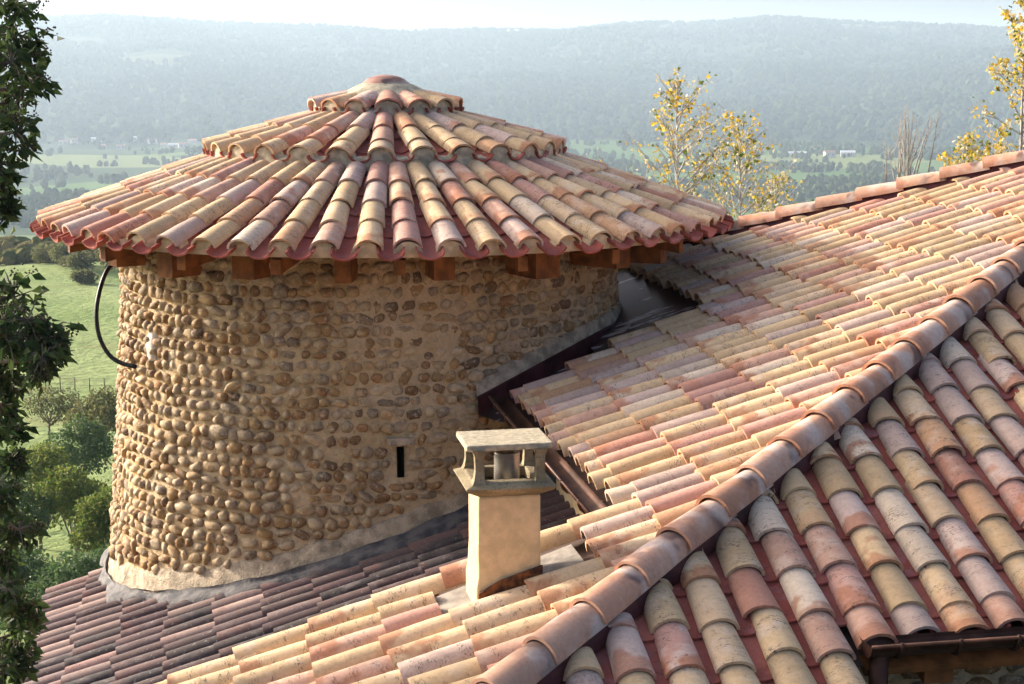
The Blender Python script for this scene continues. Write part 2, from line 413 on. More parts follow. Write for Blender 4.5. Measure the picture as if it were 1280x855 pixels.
# ------------------------------------------------------------------ terrain
def fbm(x, y, z, o=4):
    s, a = 0.0, 1.0
    for _ in range(o):
        s += a * mnoise.noise((x, y, z)); x *= 2.03; y *= 2.03; a *= 0.5
    return s
RX = [-900, -200, 0, 70, 200, 320, 420, 500, 560, 620, 700, 740, 790, 900, 950, 1000, 1100, 1200, 1240, 1400, 2100]
RY = [40, 34, 30, 31, 34, 38, 41, 47, 45, 43, 43, 39, 34, 35, 31, 32, 39, 41, 43, 48, 40]
DK = [0, 14, 45, 90, 115, 215, 260, 420, 800, 1500, 3300, 3900, 4600, 5400, 6500, 7400, 9000]
ZK = [-9.5, -9.5, -17, -20.5, -22, -24.5, -27, -55, -104, -120, -118, -100, -40, 60, 0, -60, -80]
def ground_z(x, y):
    d = math.hypot(x, y); az = math.atan2(x, max(y, 1e-6))
    z = float(np.interp(d, DK, ZK))
    if d > 2900:
        rz = (95 - float(np.interp(640 + 2027 * math.tan(max(-1.2, min(1.2, az))), RX, RY))) / 2000 * 6500
        t = min(1, max(0, (d - 2900) / 3600)); prof = t * t * (3 - 2 * t)
        zz = -118 + (rz + 118) * (prof ** 0.85)
        zz += 75 * fbm(x / 1100, y / 1400, 3.1, 4) * math.sin(math.pi * t) if t < 1 else 0
        if d > 6500: zz = rz - (d - 6500) * 0.16
        z = zz
    elif d > 300:
        z += min(1, (d - 300) / 600) * 9 * fbm(x / 420, y / 420, 1.0, 3)
    if 40 < d < 400: z += 0.7 * fbm(x / 22, y / 22, 5.0, 3)
    return z

def build_terrain():
    ds = np.concatenate([np.linspace(0.5, 40, 14), np.geomspace(44, 3200, 130), np.linspace(3260, 6500, 110), np.linspace(6560, 9500, 14)])
    az = np.radians(np.linspace(-62, 62, 250))
    V = []
    for d in ds:
        for a in az:
            x, y = d * math.sin(a), d * math.cos(a); V.append((x, y, ground_z(x, y)))
    n = len(az)
    F = [(i * n + j, i * n + j + 1, (i + 1) * n + j + 1, (i + 1) * n + j) for i in range(len(ds) - 1) for j in range(n - 1)]
    F = [q[::-1] for q in F]
    m, nt, b = new_mat("countryside"); g = N(nt); p = g.pos()
    ln = g.n("ShaderNodeVectorMath", operation='LENGTH'); g.l(p, ln.inputs[0]); d = ln.outputs["Value"]
    n1 = g.noise(p, 0.05, 5.0); n2 = g.noise(p, 0.9, 4.0, 0.65); n3 = g.noise(p, 0.0045, 4.0)
    grass = g.mix(g.ramp(n1, 0.3, 0.7), (0.15, 0.21, 0.07), (0.25, 0.30, 0.125))
    grass = g.mix(g.ramp(n2, 0.35, 0.75, 0, 0.6), grass, (0.085, 0.125, 0.04))
    grass = g.mix(g.math('MULTIPLY', g.ramp(g.noise(p, 0.16, 5.0, 0.7), 0.52, 0.66), 0.6), grass, (0.20, 0.20, 0.085))
    vo = g.n("ShaderNodeTexVoronoi", feature='F1'); vo.inputs["Scale"].default_value = 0.0036
    g.l(g.vmath('ADD', p, g.vmath('MULTIPLY', g.n("ShaderNodeTexNoise").outputs[1], (60, 60, 0))), vo.inputs["Vector"])
    sp = g.n("ShaderNodeSeparateColor"); g.l(vo.outputs["Color"], sp.inputs[0])
    field = g.mix(g.ramp(sp.outputs[0], 0.2, 0.8), (0.075, 0.14, 0.035), (0.15, 0.18, 0.06))
    field = g.mix(g.ramp(sp.outputs[1], 0.55, 0.62), field, (0.035, 0.06, 0.02))
    wood = g.mix(g.ramp(g.noise(p, 0.02, 5.0, 0.65), 0.35, 0.65), (0.022, 0.038, 0.016), (0.050, 0.060, 0.024))
    wood = g.mix(g.ramp(n3, 0.60, 0.66), wood, (0.085, 0.105, 0.04))
    wood = g.mix(g.ramp(g.noise(p, 0.0016, 4.0), 0.42, 0.6, 0.0, 0.6), wood, (0.014, 0.027, 0.015))
    cl = g.n('ShaderNodeTexVoronoi'); cl.inputs['Scale'].default_value = 0.0022; g.l(p, cl.inputs['Vector']); sc_ = g.n('ShaderNodeSeparateColor'); g.l(cl.outputs['Color'], sc_.inputs[0])
    wood = g.mix(g.ramp(sc_.outputs[0], .86, .88), wood, (.075, .09, .035))
    c = g.mix(g.ramp(d, 260, 600), grass, field)
    c = g.mix(g.ramp(g.math('ADD', d, g.math('MULTIPLY', n3, 700.0)), 2950, 3350), c, wood)
    g.l(c, b.inputs["Base Color"]); b.inputs["Roughness"].default_value = 1.0; b.inputs["Specular IOR Level"].default_value = 0.05
    g.bump(n2, 0.8, 0.5, b)
    G = Geo().add(V, F, True)
    tag(G.build("terrain", m), kind='structure')
build_terrain()

def ico(sub):
    t = (1 + 5 ** 0.5) / 2
    v = [(-1, t, 0), (1, t, 0), (-1, -t, 0), (1, -t, 0), (0, -1, t), (0, 1, t), (0, -1, -t), (0, 1, -t), (t, 0, -1), (t, 0, 1), (-t, 0, -1), (-t, 0, 1)]
    f = [(0, 11, 5), (0, 5, 1), (0, 1, 7), (0, 7, 10), (0, 10, 11), (1, 5, 9), (5, 11, 4), (11, 10, 2), (10, 7, 6), (7, 1, 8), (3, 9, 4), (3, 4, 2), (3, 2, 6), (3, 6, 8), (3, 8, 9), (4, 9, 5), (2, 4, 11), (6, 2, 10), (8, 6, 7), (9, 8, 1)]
    v = [np.array(x, float) / np.linalg.norm(x) for x in v]
    for _ in range(sub):
        cache = {}; nf = []
        def mid(a, b):
            k = (min(a, b), max(a, b))
            if k not in cache: m = v[a] + v[b]; v.append(m / np.linalg.norm(m)); cache[k] = len(v) - 1
            return cache[k]
        for a, b, c in f:
            x, y, z = mid(a, b), mid(b, c), mid(c, a); nf += [(a, x, z), (b, y, x), (c, z, y), (x, y, z)]
        f = nf
    return np.array(v), f
ICO1, ICO2 = ico(0), ico(1)

def forest(name, label, spots, mat, lod):
    """spots: x, y, radius, height"""
    V0, F0 = lod; F0 = np.array(F0); k = len(V0)
    sp = np.array(spots); n = len(sp)
    jit = rng.uniform(0.72, 1.28, (n, k, 1))
    V = V0[None] * jit * np.stack([sp[:, 2], sp[:, 2], sp[:, 3] * 0.55], 1)[:, None, :]
    base = np.array([ground_z(x, y) for x, y in sp[:, :2]])
    V += np.stack([sp[:, 0], sp[:, 1], base + sp[:, 3] * 0.45], 1)[:, None, :]
    F = (F0[None] + (np.arange(n) * k)[:, None, None]).reshape(-1, 3)
    G = Geo(); G.v = [V.reshape(-1, 3)]; G.f = F.tolist(); G.n = n * k; G.sm = [False] * len(F); G.mi = [0] * len(F)
    return tag(G.build(name, mat), label, 'forest', kind='stuff')

def forest_mat(name, c1, c2):
    m, nt, b = new_mat(name); g = N(nt)
    r = g.n("ShaderNodeNewGeometry").outputs["Random Per Island"]
    g.l(g.mix(r, c1, c2), b.inputs["Base Color"]); b.inputs["Roughness"].default_value = 1.0
    b.inputs["Specular IOR Level"].default_value = 0.0
    return m
M['far_forest'] = forest_mat("far_forest", (0.018, 0.034, 0.015), (0.052, 0.062, 0.024))
M['mid_forest'] = forest_mat("valley_trees", (0.020, 0.038, 0.015), (0.060, 0.070, 0.024))
sp = []
while len(sp) < 19000:
    a = math.radians(random.uniform(-25, 25)); d = 2950 + 3580 * random.random() ** 0.9
    x, y = d * math.sin(a), d * math.cos(a)
    if d < 6440 and fbm(x / 380, y / 380, 8.0, 3) > 0.42 and d > 4300: continue
    s = random.uniform(0.6, 1.25); sp.append((x, y, 9 * s, 17 * s))
forest("hillside_woods", "hazy wooded hillside closing the far side of the valley", sp, M['far_forest'], ICO1)
sp = []; tries = 0
while len(sp) < 8200 and tries < 300000:
    tries += 1
    a = math.radians(random.uniform(-24, 24)); d = 430 * (3100 / 430) ** (random.random() ** .8)
    x, y = d * math.sin(a), d * math.cos(a)
    nn = fbm(x / 260, y / 200, 4.0, 3)
    if nn < (0.22 if x < 0 else 0.08 if d > 1500 else 0.2) and abs(fbm(x / 500, y / 330, 9.0, 2)) > 0.022: continue
    s = random.uniform(0.55, 1.3); sp.append((x, y, 3.4 * s, 8.5 * s))
forest("valley_trees", "misty belts of trees between the fields of the valley floor", sp, M['mid_forest'], ICO2)
# woodland on the crest beyond the meadow and the scrub at its foot (one mass in the picture)
sp = []
for _ in range(700):
    x = random.uniform(-80, -10); y = random.uniform(212, 250)
    s = random.uniform(0.35, 1.0); sp.append((x, y, 1.8 * s, 2.6 * s))
M['scrub'] = forest_mat("crest_scrub", (0.07, 0.085, 0.03), (0.16, 0.13, 0.055))
forest("crest_scrub", "band of autumn scrub along the top edge of the green meadow", sp, M['scrub'], ICO2)

# ------------------------------------------------------------------ far houses
def house(x, y, w, l, h, rz, label, group, white=False):
    z = ground_z(x, y)
    e = empty('farmhouse', (x, y, z), label, 'house', group)
    c, s = math.cos(rz), math.sin(rz); X = np.array([c, s, 0]); Y = np.array([-s, c, 0]); o = np.array([x, y, z])
    Geo().box(o + UP * (h / 2 - 0.5), X * l / 2, Y * w / 2, UP * (h / 2 + 0.5)).build('wall', M['far_wall'], e)
    v = [o + UP * (h + 0.02) + X * (a * (l / 2 + .4)) + Y * (b * (w / 2 + .4)) for a in (-1, 1) for b in (-1, 1)] + [o + UP * (h + w * 0.28) + X * (a * (l / 2 + .4)) for a in (-1, 1)]
    Geo().add(v, [(0, 2, 5, 4), (1, 4, 5, 3), (0, 4, 1), (2, 3, 5), (0, 1, 3, 2)], False).build('roof', M['white_roof'] if white else M['far_roof'], e)
    for k in range(2):
        Geo().box(o - Y * (w / 2 + 0.02) + X * (k - 0.5) * l * 0.45 + UP * h * 0.55, X * 0.7, Y * 0.05, UP * 0.9).build('window', M['dark'], e)
def at(xp, yp, D):
    u = (xp - 640) / 2000; v = -(yp - 427.5) / 2000; c, s = math.cos(PITCH), math.sin(PITCH)
    d = np.array([u, c + v * s, -s + v * c]); return d * (D / d[1])
LV = 'hazy village across the valley'; RV = 'farm buildings beyond the yellow trees'
NTH = [-1, -1]
for k, (xp, D, w, l, h, rz, wh) in enumerate([(78, 2800, 9, 16, 6, .2, 0), (92, 2850, 8, 12, 6, .5, 0), (120, 2880, 9, 18, 5, .1, 1), (128, 2750, 8, 12, 6, -.3, 0), (150, 2700, 8, 14, 6, .2, 0),
        (172, 2900, 9, 18, 6, 0, 1), (190, 2850, 9, 16, 6, .3, 0), (205, 2800, 8, 13, 7, -.2, 0), (215, 2800, 10, 20, 6, .1, 1), (228, 2780, 9, 15, 7, .3, 0), (240, 2850, 9, 14, 6, -.1, 0), (258, 2820, 9, 16, 7, .2, 0), (262, 2850, 8, 13, 6, .5, 0)]):
    p = at(xp, 160, D); NTH[wh] += 1
    ordn = ('leftmost', 'second from left', 'third from left', 'fourth from left', 'fifth from left', 'sixth from left', 'seventh from left', 'eighth from left', 'ninth from left', 'rightmost')[NTH[wh]] if not wh else ('leftmost', 'middle one', 'rightmost')[NTH[wh]]
    house(p[0], p[1], w, l, h, rz, ('white roofed shed of the hazy village across the valley, ' if wh else 'pink roofed pale house of the hazy village, ') + ordn, LV, bool(wh))
for xp, D, w, l, h, rz, wh, lab in [(997, 2350, 9, 26, 5, .05, 1, 'long white farm shed, leftmost of the valley buildings beyond the yellow trees'), (1037, 2300, 10, 15, 7, .2, 0, 'pink roofed farmhouse between the sheds of the far valley'), (1060, 2300, 10, 20, 6, -.1, 1, 'grey white shed right of the pink roofed valley farmhouse'),
        (1018, 2500, 8, 12, 6, .4, 0, 'small pale house behind the long white valley shed'), (1137, 2250, 10, 22, 9, .1, 0, 'pale valley house seen through the bare shrub stems')]:
    p = at(xp, 185, D); house(p[0], p[1], w, l, h, rz, lab, RV, bool(wh))
p = at(642, 70, 5900); house(p[0], p[1], 20, 42, 10, .1, 'lone white farm high on the far wooded ridge', None, True)

# ------------------------------------------------------------------ trees
def leaf_batch(P, D, L, W, fold=0.25, nrm=None):
    """diamond leaves (n) at P pointing along D"""
    P = np.asarray(P); D = np.asarray(D); n = len(P)
    D = D / np.linalg.norm(D, axis=1, keepdims=True)
    rv = rng.normal(size=(n, 3)) if nrm is None else nrm + rng.normal(scale=.35, size=(n, 3))
    S = np.cross(D, rv); S /= np.linalg.norm(S, axis=1, keepdims=True) + 1e-9
    Nn = np.cross(S, D); L = np.asarray(L).reshape(-1, 1) * np.ones((n, 1)); W = np.asarray(W).reshape(-1, 1) * np.ones((n, 1))
    v = np.stack([P, P + D * L * .45 + S * W * .5 + Nn * W * fold, P + D * L - Nn * L * .12, P + D * L * .45 - S * W * .5 + Nn * W * fold], 1)
    b = (np.arange(n) * 4)[:, None]
    f = np.concatenate([b + [0, 1, 2], b + [0, 2, 3]], 0)
    return v.reshape(-1, 3), f.tolist()

def leaves_obj(name, P, D, L, W, mat, parent, **kw):
    v, f = leaf_batch(P, D, L, W, **kw)
    return Geo().add(v, f, False).build(name, mat, parent)

def poplar(base, top, spread, label, leaf_from, n_branch, seed, gold=0.75, density=1.0, group='yellow leaved trees behind the roof'):
    rd = random.Random(seed); base = Vector(base); top = Vector(top)
    e = empty('autumn_poplar', base, label, 'tree', group)
    T = Geo(); H = (top - base).length
    pts = [base.lerp(top, t) + Vector((rd.uniform(-1, 1), rd.uniform(-1, 1), 0)) * 0.03 * H * 0.1 for t in np.linspace(0, 1, 9)]
    T.tube(pts, [max(0.006, 0.06 * (1 - t) ** 0.9) for t in np.linspace(0, 1, 9)], 6)
    T.build('trunk', M['bark_pale'], e)
    Bm = Geo(); LP, LD = [], []
    for k in range(n_branch):
        t = leaf_from + (0.985 - leaf_from) * (k + rd.random()) / n_branch
        p0 = base.lerp(top, t); a = rd.uniform(0, 2 * math.pi)
        ln = spread * (1.05 - 0.86 * ((t - leaf_from) / (1 - leaf_from)) ** 0.9) * rd.uniform(0.6, 1.15)
        d = Vector((math.cos(a), math.sin(a), rd.uniform(0.55, 1.5))).normalized()
        q = [p0 + d * ln * s + Vector((0, 0, 0.10 * ln * s * s)) + Vector((rd.gauss(0, .02), rd.gauss(0, .02), 0)) * s for s in (0, .35, .7, 1)]
        Bm.tube(q, [0.012, 0.009, 0.006, 0.003], 4, False)
        tw = [(q, 0.25)]
        for j in range(rd.randint(3, 5)):
            s = rd.uniform(.3, .95); i = min(2, int(s * 3)); r0 = q[i].lerp(q[i + 1], s * 3 - i)
            dd = (d + Vector((rd.gauss(0, .6), rd.gauss(0, .6), rd.gauss(0.1, .3)))).normalized(); l2 = ln * rd.uniform(.25, .5)
            q2 = [r0, r0 + dd * l2 * .5, r0 + dd * l2]; Bm.tube(q2, [0.006, 0.004, 0.002], 3, False); tw.append((q2, 0.0))
        for qq, s0 in tw:
            for _ in range(int(rd.randint(3, 7) * density)):
                s = s0 + (1 - s0) * rd.random(); m = len(qq) - 1; i = min(m - 1, int(s * m))
                c = qq[i].lerp(qq[i + 1], s * m - i)
                LP.append(c + Vector((rd.gauss(0, .035), rd.gauss(0, .035), rd.gauss(0, .035)))); LD.append((rd.gauss(0, 1), rd.gauss(0, 1), rd.gauss(-.7, .6)))
    Bm.build('branches', M['bark_pale'], e)
    LP, LD = np.array(LP), np.array(LD); u = rng.random(len(LP)); sz = rng.uniform(.035, .075, len(LP))
    for nm, mask, mt in (('golden_foliage', u < gold, 'leaf_gold'), ('pale_foliage', (u >= gold) & (u < gold + .22), 'leaf_pale'), ('green_foliage', u >= gold + .22, 'leaf_green')):
        if mask.any(): leaves_obj(nm, LP[mask], LD[mask], sz[mask], sz[mask] * .85, M[mt], e)

p = at(846, 105, 22); poplar((p[0] + .15, 22, -9.6), (p[0], 22, p[2]), 1.95, 'tall sparse yellow leaved poplar just right of the tower roof', .60, 84, 3, .55, .85)
p = at(925, 152, 22.6); poplar((p[0] + .25, 22.6, -9.6), (p[0], 22.6, p[2]), 1.75, 'shorter yellow leaved poplar, second right of the tower roof', .62, 74, 5, .52, .85)
p = at(1286, -90, 20); poplar((p[0] + .3, 20, -9.6), (p[0], 20, p[2]), 1.25, 'tall golden poplar cut by the right edge of the picture', .50, 90, 8, .62, 2.1)
p = at(1205, 176, 24); poplar((p[0] + .1, 24, -9.6), (p[0], 24, p[2]), 1.2, 'small yellow leaved poplar peeping over the back roof ridge', .78, 34, 13, .6, 1.3)
p = at(965, 215, 23.5); poplar((p[0] + .1, 23.5, -9.6), (p[0], 23.5, p[2]), 0.7, 'low yellow twigs right behind the second poplar', .86, 12, 21, .5, .7)

def bare_shrub():
    e = empty('bare_shrub', (at(1130, 240, 21)[0], 21, -9.6), 'leafless pale stemmed shrub rising behind the back roof ridge', 'shrub')
    rd = random.Random(4)
    for k in range(19):
        x0 = at(1122 + rd.uniform(-12, 16), 300, 21); G = Geo()
        tx, ty = rd.choice([(1172, 130), (1160, 140), (1140, 135), (1150, 150), (1130, 140), (1122, 160), (1100, 205), (1110, 180), (1165, 165)])
        t1 = at(tx + rd.uniform(-6, 6), ty + rd.uniform(-6, 14), 21 + rd.uniform(-.3, .3))
        b0 = Vector((x0[0], 21, -9.6)); b1 = Vector(x0); b2 = Vector(t1)
        mid_ = b1.lerp(b2, .5) + Vector((rd.uniform(-.06, .06), 0, .05))
        G.tube([b0, b1, mid_, b2], [.022, .016, .011, .004], 5, False)
        for j in range(3):
            s = rd.uniform(.1, .9); r0 = mid_.lerp(b2, s); G.tube([r0, r0 + Vector((rd.uniform(-.16, .16), rd.uniform(-.1, .1), rd.uniform(.12, .3)))], [.005, .002], 3, False)
        G.build('stem', M['bark_pale'], e)
bare_shrub()

def crown_tree(name, base, h, r, label, mat, n=3500, trunk_h=0.3, leaf=0.22, seed=0, lobes=9, group=None, cat='tree', squash=1.0):
    rd = random.Random(seed); rg = np.random.default_rng(seed)
    base = Vector(base); e = empty(name, base, label, cat, group)
    T = Geo(); lean = Vector((rd.uniform(-.06, .06) * h, 0, 0))
    ct = base + Vector((0, 0, h * (trunk_h + .25))) + lean
    T.tube([base - Vector((0, 0, .5)), base + Vector((0, 0, h * trunk_h)), ct], [h * .022, h * .017, h * .01], 7)
    cs = []
    for k in range(lobes):
        th = rd.uniform(0, 2 * math.pi); ph = rd.uniform(-.45, 1.0)
        rr = r * rd.uniform(.45, .78); zc = h * (trunk_h + (1 - trunk_h) * .5) + ph * h * (1 - trunk_h) * .34
        c = base + Vector((math.cos(th) * rr * math.cos(ph * .9), math.sin(th) * rr * math.cos(ph * .9), zc)) + lean
        cs.append((c, r * rd.uniform(.32, .52)))
        T.tube([base + Vector((0, 0, h * trunk_h)) + lean * .5, base.lerp(c, .6) + Vector((0, 0, h * .1)), c], [h * .011, h * .007, h * .003], 5, False)
    cs.append((base + Vector((0, 0, h * .86)) + lean, r * .4)); cs.append((base + Vector((0, 0, h * .62)) + lean, r * .55))
    T.build('trunk', M['bark'], e)
    P, D = [], []
    per = n // len(cs)
    for c, rr in cs:
        d = rg.normal(size=(per, 3)); d /= np.linalg.norm(d, axis=1, keepdims=True)
        q = rr * rg.uniform(.25, 1.0, (per, 1)) ** .5
        P.append(np.array(c) + d * q * np.array([1, 1, .82 * squash]) + rg.normal(scale=rr * .10, size=(per, 3))); D.append(d + rg.normal(scale=.6, size=(per, 3)) - np.array([0, 0, .3]))
    P, D = np.concatenate(P), np.concatenate(D)
    ok = P[:, 2] > base.z + .1
    leaves_obj('crown', P[ok], D[ok], rg.uniform(.7, 1.4, ok.sum()) * leaf, rg.uniform(.5, 1.0, ok.sum()) * leaf, M[mat], e)
def gp(xp, D): x = (xp - 640) / 2000 * D * 1.02; return (x, D, ground_z(x, D))
crown_tree('meadow_tree', gp(60, 88), 3.4, 1.75, 'round half bare tree standing alone on the green meadow', 'leaf_olive', 1500, .36, .16, 2)
MT = 'trees below the meadow at the foot of the tower'
crown_tree('meadow_tree', gp(128, 84), 3.3, 1.7, 'bushy tree on the meadow half hidden by the tower wall', 'leaf_olive', 3000, .15, .18, 3, group=MT)
crown_tree('meadow_tree', gp(88, 60), 3.7, 1.5, 'light green tree in front, left of the tower base', 'leaf_green', 5200, .1, .14, 4, group=MT)
crown_tree('meadow_tree', gp(42, 62), 4.3, 1.7, 'tall yellowish green tree below the lone meadow tree', 'leaf_green', 5200, .1, .14, 5, group=MT)
crown_tree('meadow_tree', gp(125, 56), 3.5, 1.3, 'bright green tree touching the tower wall edge', 'leaf_green', 4600, .1, .14, 6, group=MT)
crown_tree('meadow_tree', gp(98, 72), 3.6, 1.6, 'dark green bush between the light green trees by the tower', 'leaf_deep', 3600, .1, .15, 7, group=MT)
crown_tree('meadow_tree', gp(5, 58), 4.4, 1.7, 'dark tree behind the foreground foliage at left edge', 'leaf_deep', 4200, .1, .15, 8, group=MT)
crown_tree('meadow_tree', gp(20, 48), 3.0, 1.7, 'deep green bush low down beside the purple tiles', 'leaf_deep', 4400, .05, .14, 9, group=MT)
crown_tree('meadow_tree', gp(80, 46), 3.2, 1.6, 'shaded green bush directly above the purple tile corner', 'leaf_deep', 4400, .05, .13, 10, group=MT)
crown_tree('meadow_tree', gp(140, 47), 3.4, 1.5, 'deep green bush behind the foot of the tower', 'leaf_deep', 4400, .05, .13, 12, group=MT)
HB = 'bushes along the upper meadow'
for k, (xp, D, h, r, lab) in enumerate([(84, 204, 2.6, 2.2, 'largest grey green bush on the upper meadow slope'), (104, 198, 2.2, 2.0, 'bush on the upper meadow just right of the largest one'), (66, 210, 2.0, 2.0, 'small bush on the upper meadow left of the largest one'), (136, 206, 2.8, 2.2, 'bush on the upper meadow under the tower eaves'), (112, 186, 1.3, 1.4, 'low round bush alone halfway up the meadow'), (150, 200, 2.6, 2.2, 'upper meadow bush mostly hidden by the tower'), (98, 214, 2.6, 2.4, 'pale bush on the meadow skyline')]):
    crown_tree('meadow_bush', gp(xp, D), h, r, lab, 'leaf_olive', 1300, .05, .34, 30 + k, group=HB, cat='bush')
def fence():
    a = np.array(gp(40, 112)); b = np.array(gp(150, 110))
    e = empty('wire_fence', a, 'thin post and wire fence crossing the meadow above the lone tree', 'fence')
    for k in range(7):
        q = a + (b - a) * k / 6; q[2] = ground_z(q[0], q[1])
        Geo().tube([q - UP * .3, q + UP * 1.0], [.05, .04], 6).build('post', M['bark'], e)
    for z in (.45, .85):
        Geo().tube([(*(a + (b - a) * t)[:2], ground_z(*(a + (b - a) * t)[:2]) + z) for t in np.linspace(0, 1, 13)], .012, 4, False).build('wire', M['bark'], e)
fence()

# foreground evergreen at the left edge
def front_tree():
    D0 = 8.6; rd = random.Random(19)
    tb = Vector((-3.25, D0, -9.5)); e = empty('evergreen_tree', tb, 'dark glossy leaved evergreen tree hanging into the left edge', 'tree')
    T = Geo(); T.tube([tb, (-3.3, D0, -4), (-3.2, D0 + .1, -1), (-3.28, D0, 1.5)], [.14, .11, .09, .06], 9); T.build('trunk', M['bark'], e)
    C = [(8, 14, 46, 26), (22, 42, 40, 34), (34, 66, 24, 24), (14, 78, 34, 30), (32, 108, 36, 30), (12, 128, 34, 38), (20, 165, 26, 34), (2, 205, 22, 34), (4, 240, 16, 30), (4, 262, 10, 14),
         (16, 372, 34, 38), (34, 400, 36, 34), (62, 412, 32, 24), (30, 432, 44, 32), (54, 450, 22, 22), (8, 420, 30, 40), (66, 434, 16, 20), (10, 468, 26, 22), (2, 505, 24, 36), (10, 545, 22, 30), (16, 580, 14, 18), (4, 620, 22, 28), (24, 662, 26, 22), (6, 690, 18, 30), (10, 735, 24, 34), (30, 760, 22, 22), (22, 790, 26, 30), (4, 830, 30, 40), (28, 826, 22, 22)]
    Bm = Geo(); LP, LD, SP = [], [], []
    for xp, yp, rx, ry in C:
        Dc = D0 + rd.uniform(-.35, .35); c = Vector(at(xp, yp, Dc)); k = Dc / 2000 * 1.0; rx *= k; ry *= k
        t0 = Vector((-3.22, D0, c.z - .35)); m = t0.lerp(c, .55) + Vector((0, 0, .12))
        Bm.tube([t0, m, c], [.028, .018, .008], 5, False)
        for j in range(15):
            a = rd.uniform(0, 2 * math.pi); q = rd.uniform(.3, 1.0) ** .6
            tip = c + Vector((math.cos(a) * rx * q, rd.uniform(-1, 1) * rx * .9, math.sin(a) * ry * q))
            Bm.tube([c, c.lerp(tip, .6) + Vector((0, 0, .025)), tip], [.006, .004, .002], 3, False)
            for i in range(rd.randint(4, 8)):
                s = rd.uniform(.3, 1.0); pnt = c.lerp(tip, s) + Vector((rd.gauss(0, .018), rd.gauss(0, .03), rd.gauss(0, .018)))
                LP.append(pnt); out = (tip - c).normalized(); LD.append((out.x * .8 + rd.gauss(0, .6), rd.gauss(0, .6), -.45 + out.z * .5 + rd.gauss(0, .5)))
            if rd.random() < .55:
                for i in range(rd.randint(10, 22)):
                    SP.append(tip + Vector((rd.gauss(0, .022), rd.gauss(0, .025), rd.gauss(.012, .018))))
    Bm.build('branches', M['bark'], e)
    n = len(LP); leaves_obj('foliage', np.array(LP), np.array(LD), rng.uniform(.05, .10, n), rng.uniform(.030, .050, n), M['leaf_dark'], e, fold=.2)
    S = Geo(); o = np.array([(1, 0, 0), (-1, 0, 0), (0, 1, 0), (0, -1, 0), (0, 0, 1), (0, 0, -1)], float); of = [(0, 2, 4), (2, 1, 4), (1, 3, 4), (3, 0, 4), (2, 0, 5), (1, 2, 5), (3, 1, 5), (0, 3, 5)]
    for q in SP: S.add(np.array(q) + o * rd.uniform(.005, .0085), of, True)
    tag(S.build('seed_heads', M['seed'], e), kind='stuff')
front_tree()

# ------------------------------------------------------------------ round tower
AX = np.array([-1.11, 14.25, 0.0])           # roof axis
WX = np.array([-1.24, 14.25, 0.0])           # wall axis
def wall_r(z): return 2.165 + max(0.0, (-1.80 - z)) * 0.078
tower = empty('round_tower', (WX[0], WX[1], -9.5), 'round cobblestone tower with a conical tiled roof', 'tower')
def cyl(ax, th, r, z):                        # th = 0 faces the camera, positive to the right
    return np.array([ax[0] + r * math.sin(th), ax[1] - r * math.cos(th), z])

def tower_wall():
    nt_, z0, z1 = 520, -5.4, -1.15; dz = 0.03; nz = int((z1 - z0) / dz)
    ths = [2 * math.pi * i / nt_ for i in range(nt_)]
    V = []
    for j in range(nz + 1):
        z = z0 + j * dz
        for th in ths:
            r = wall_r(z)
            if math.cos(th) > -.2: r += .017 * fbm(th * 16, z * 7.5, 2.2, 4) + .02 * mnoise.noise((th * 2.2, z * 1.1, 7))
            V.append(cyl(WX, th, r, z))
    ts = 0.166; zs0, zs1 = -3.05, -2.81
    it = round(ts / (2 * math.pi) * nt_); hole = {(i % nt_, j) for i in (it - 1, it) for j in range(nz) if zs0 <= z0 + (j + .5) * dz <= zs1}
    F = [(j * nt_ + i, j * nt_ + (i + 1) % nt_, (j + 1) * nt_ + (i + 1) % nt_, (j + 1) * nt_ + i) for j in range(nz) for i in range(nt_) if (i, j) not in hole]
    w = Geo().add(V, F, True).build('wall', M['wall'], tower)
    tc = 2 * math.pi * it / nt_; zc = (zs0 + zs1) / 2; rr = wall_r(zc)
    X = np.array([math.cos(tc), math.sin(tc), 0]); Y = np.array([-math.sin(tc), math.cos(tc), 0])
    o = cyl(WX, tc, rr, zc); G = Geo(); hw, hh, dp = .027, .128, .3
    # reveal: four inner faces and a back
    c = [o + X * a * hw + UP * b * hh + Y * (d * dp - .01) for d in (0, 1) for a, b in ((-1, -1), (1, -1), (1, 1), (-1, 1))]
    G.add(c, [(0, 1, 5, 4), (1, 2, 6, 5), (2, 3, 7, 6), (3, 0, 4, 7), (4, 5, 6, 7)], False)
    G.build('window_slit', M['dark'], tower)
    L = Geo(); L.box(o + UP * (hh + .03) - Y * .012, X * .10, Y * .03, UP * .026)
    L.build('lintel', M['skirt'], tower)
    return w, tc
wall_obj, slit_th = tower_wall()

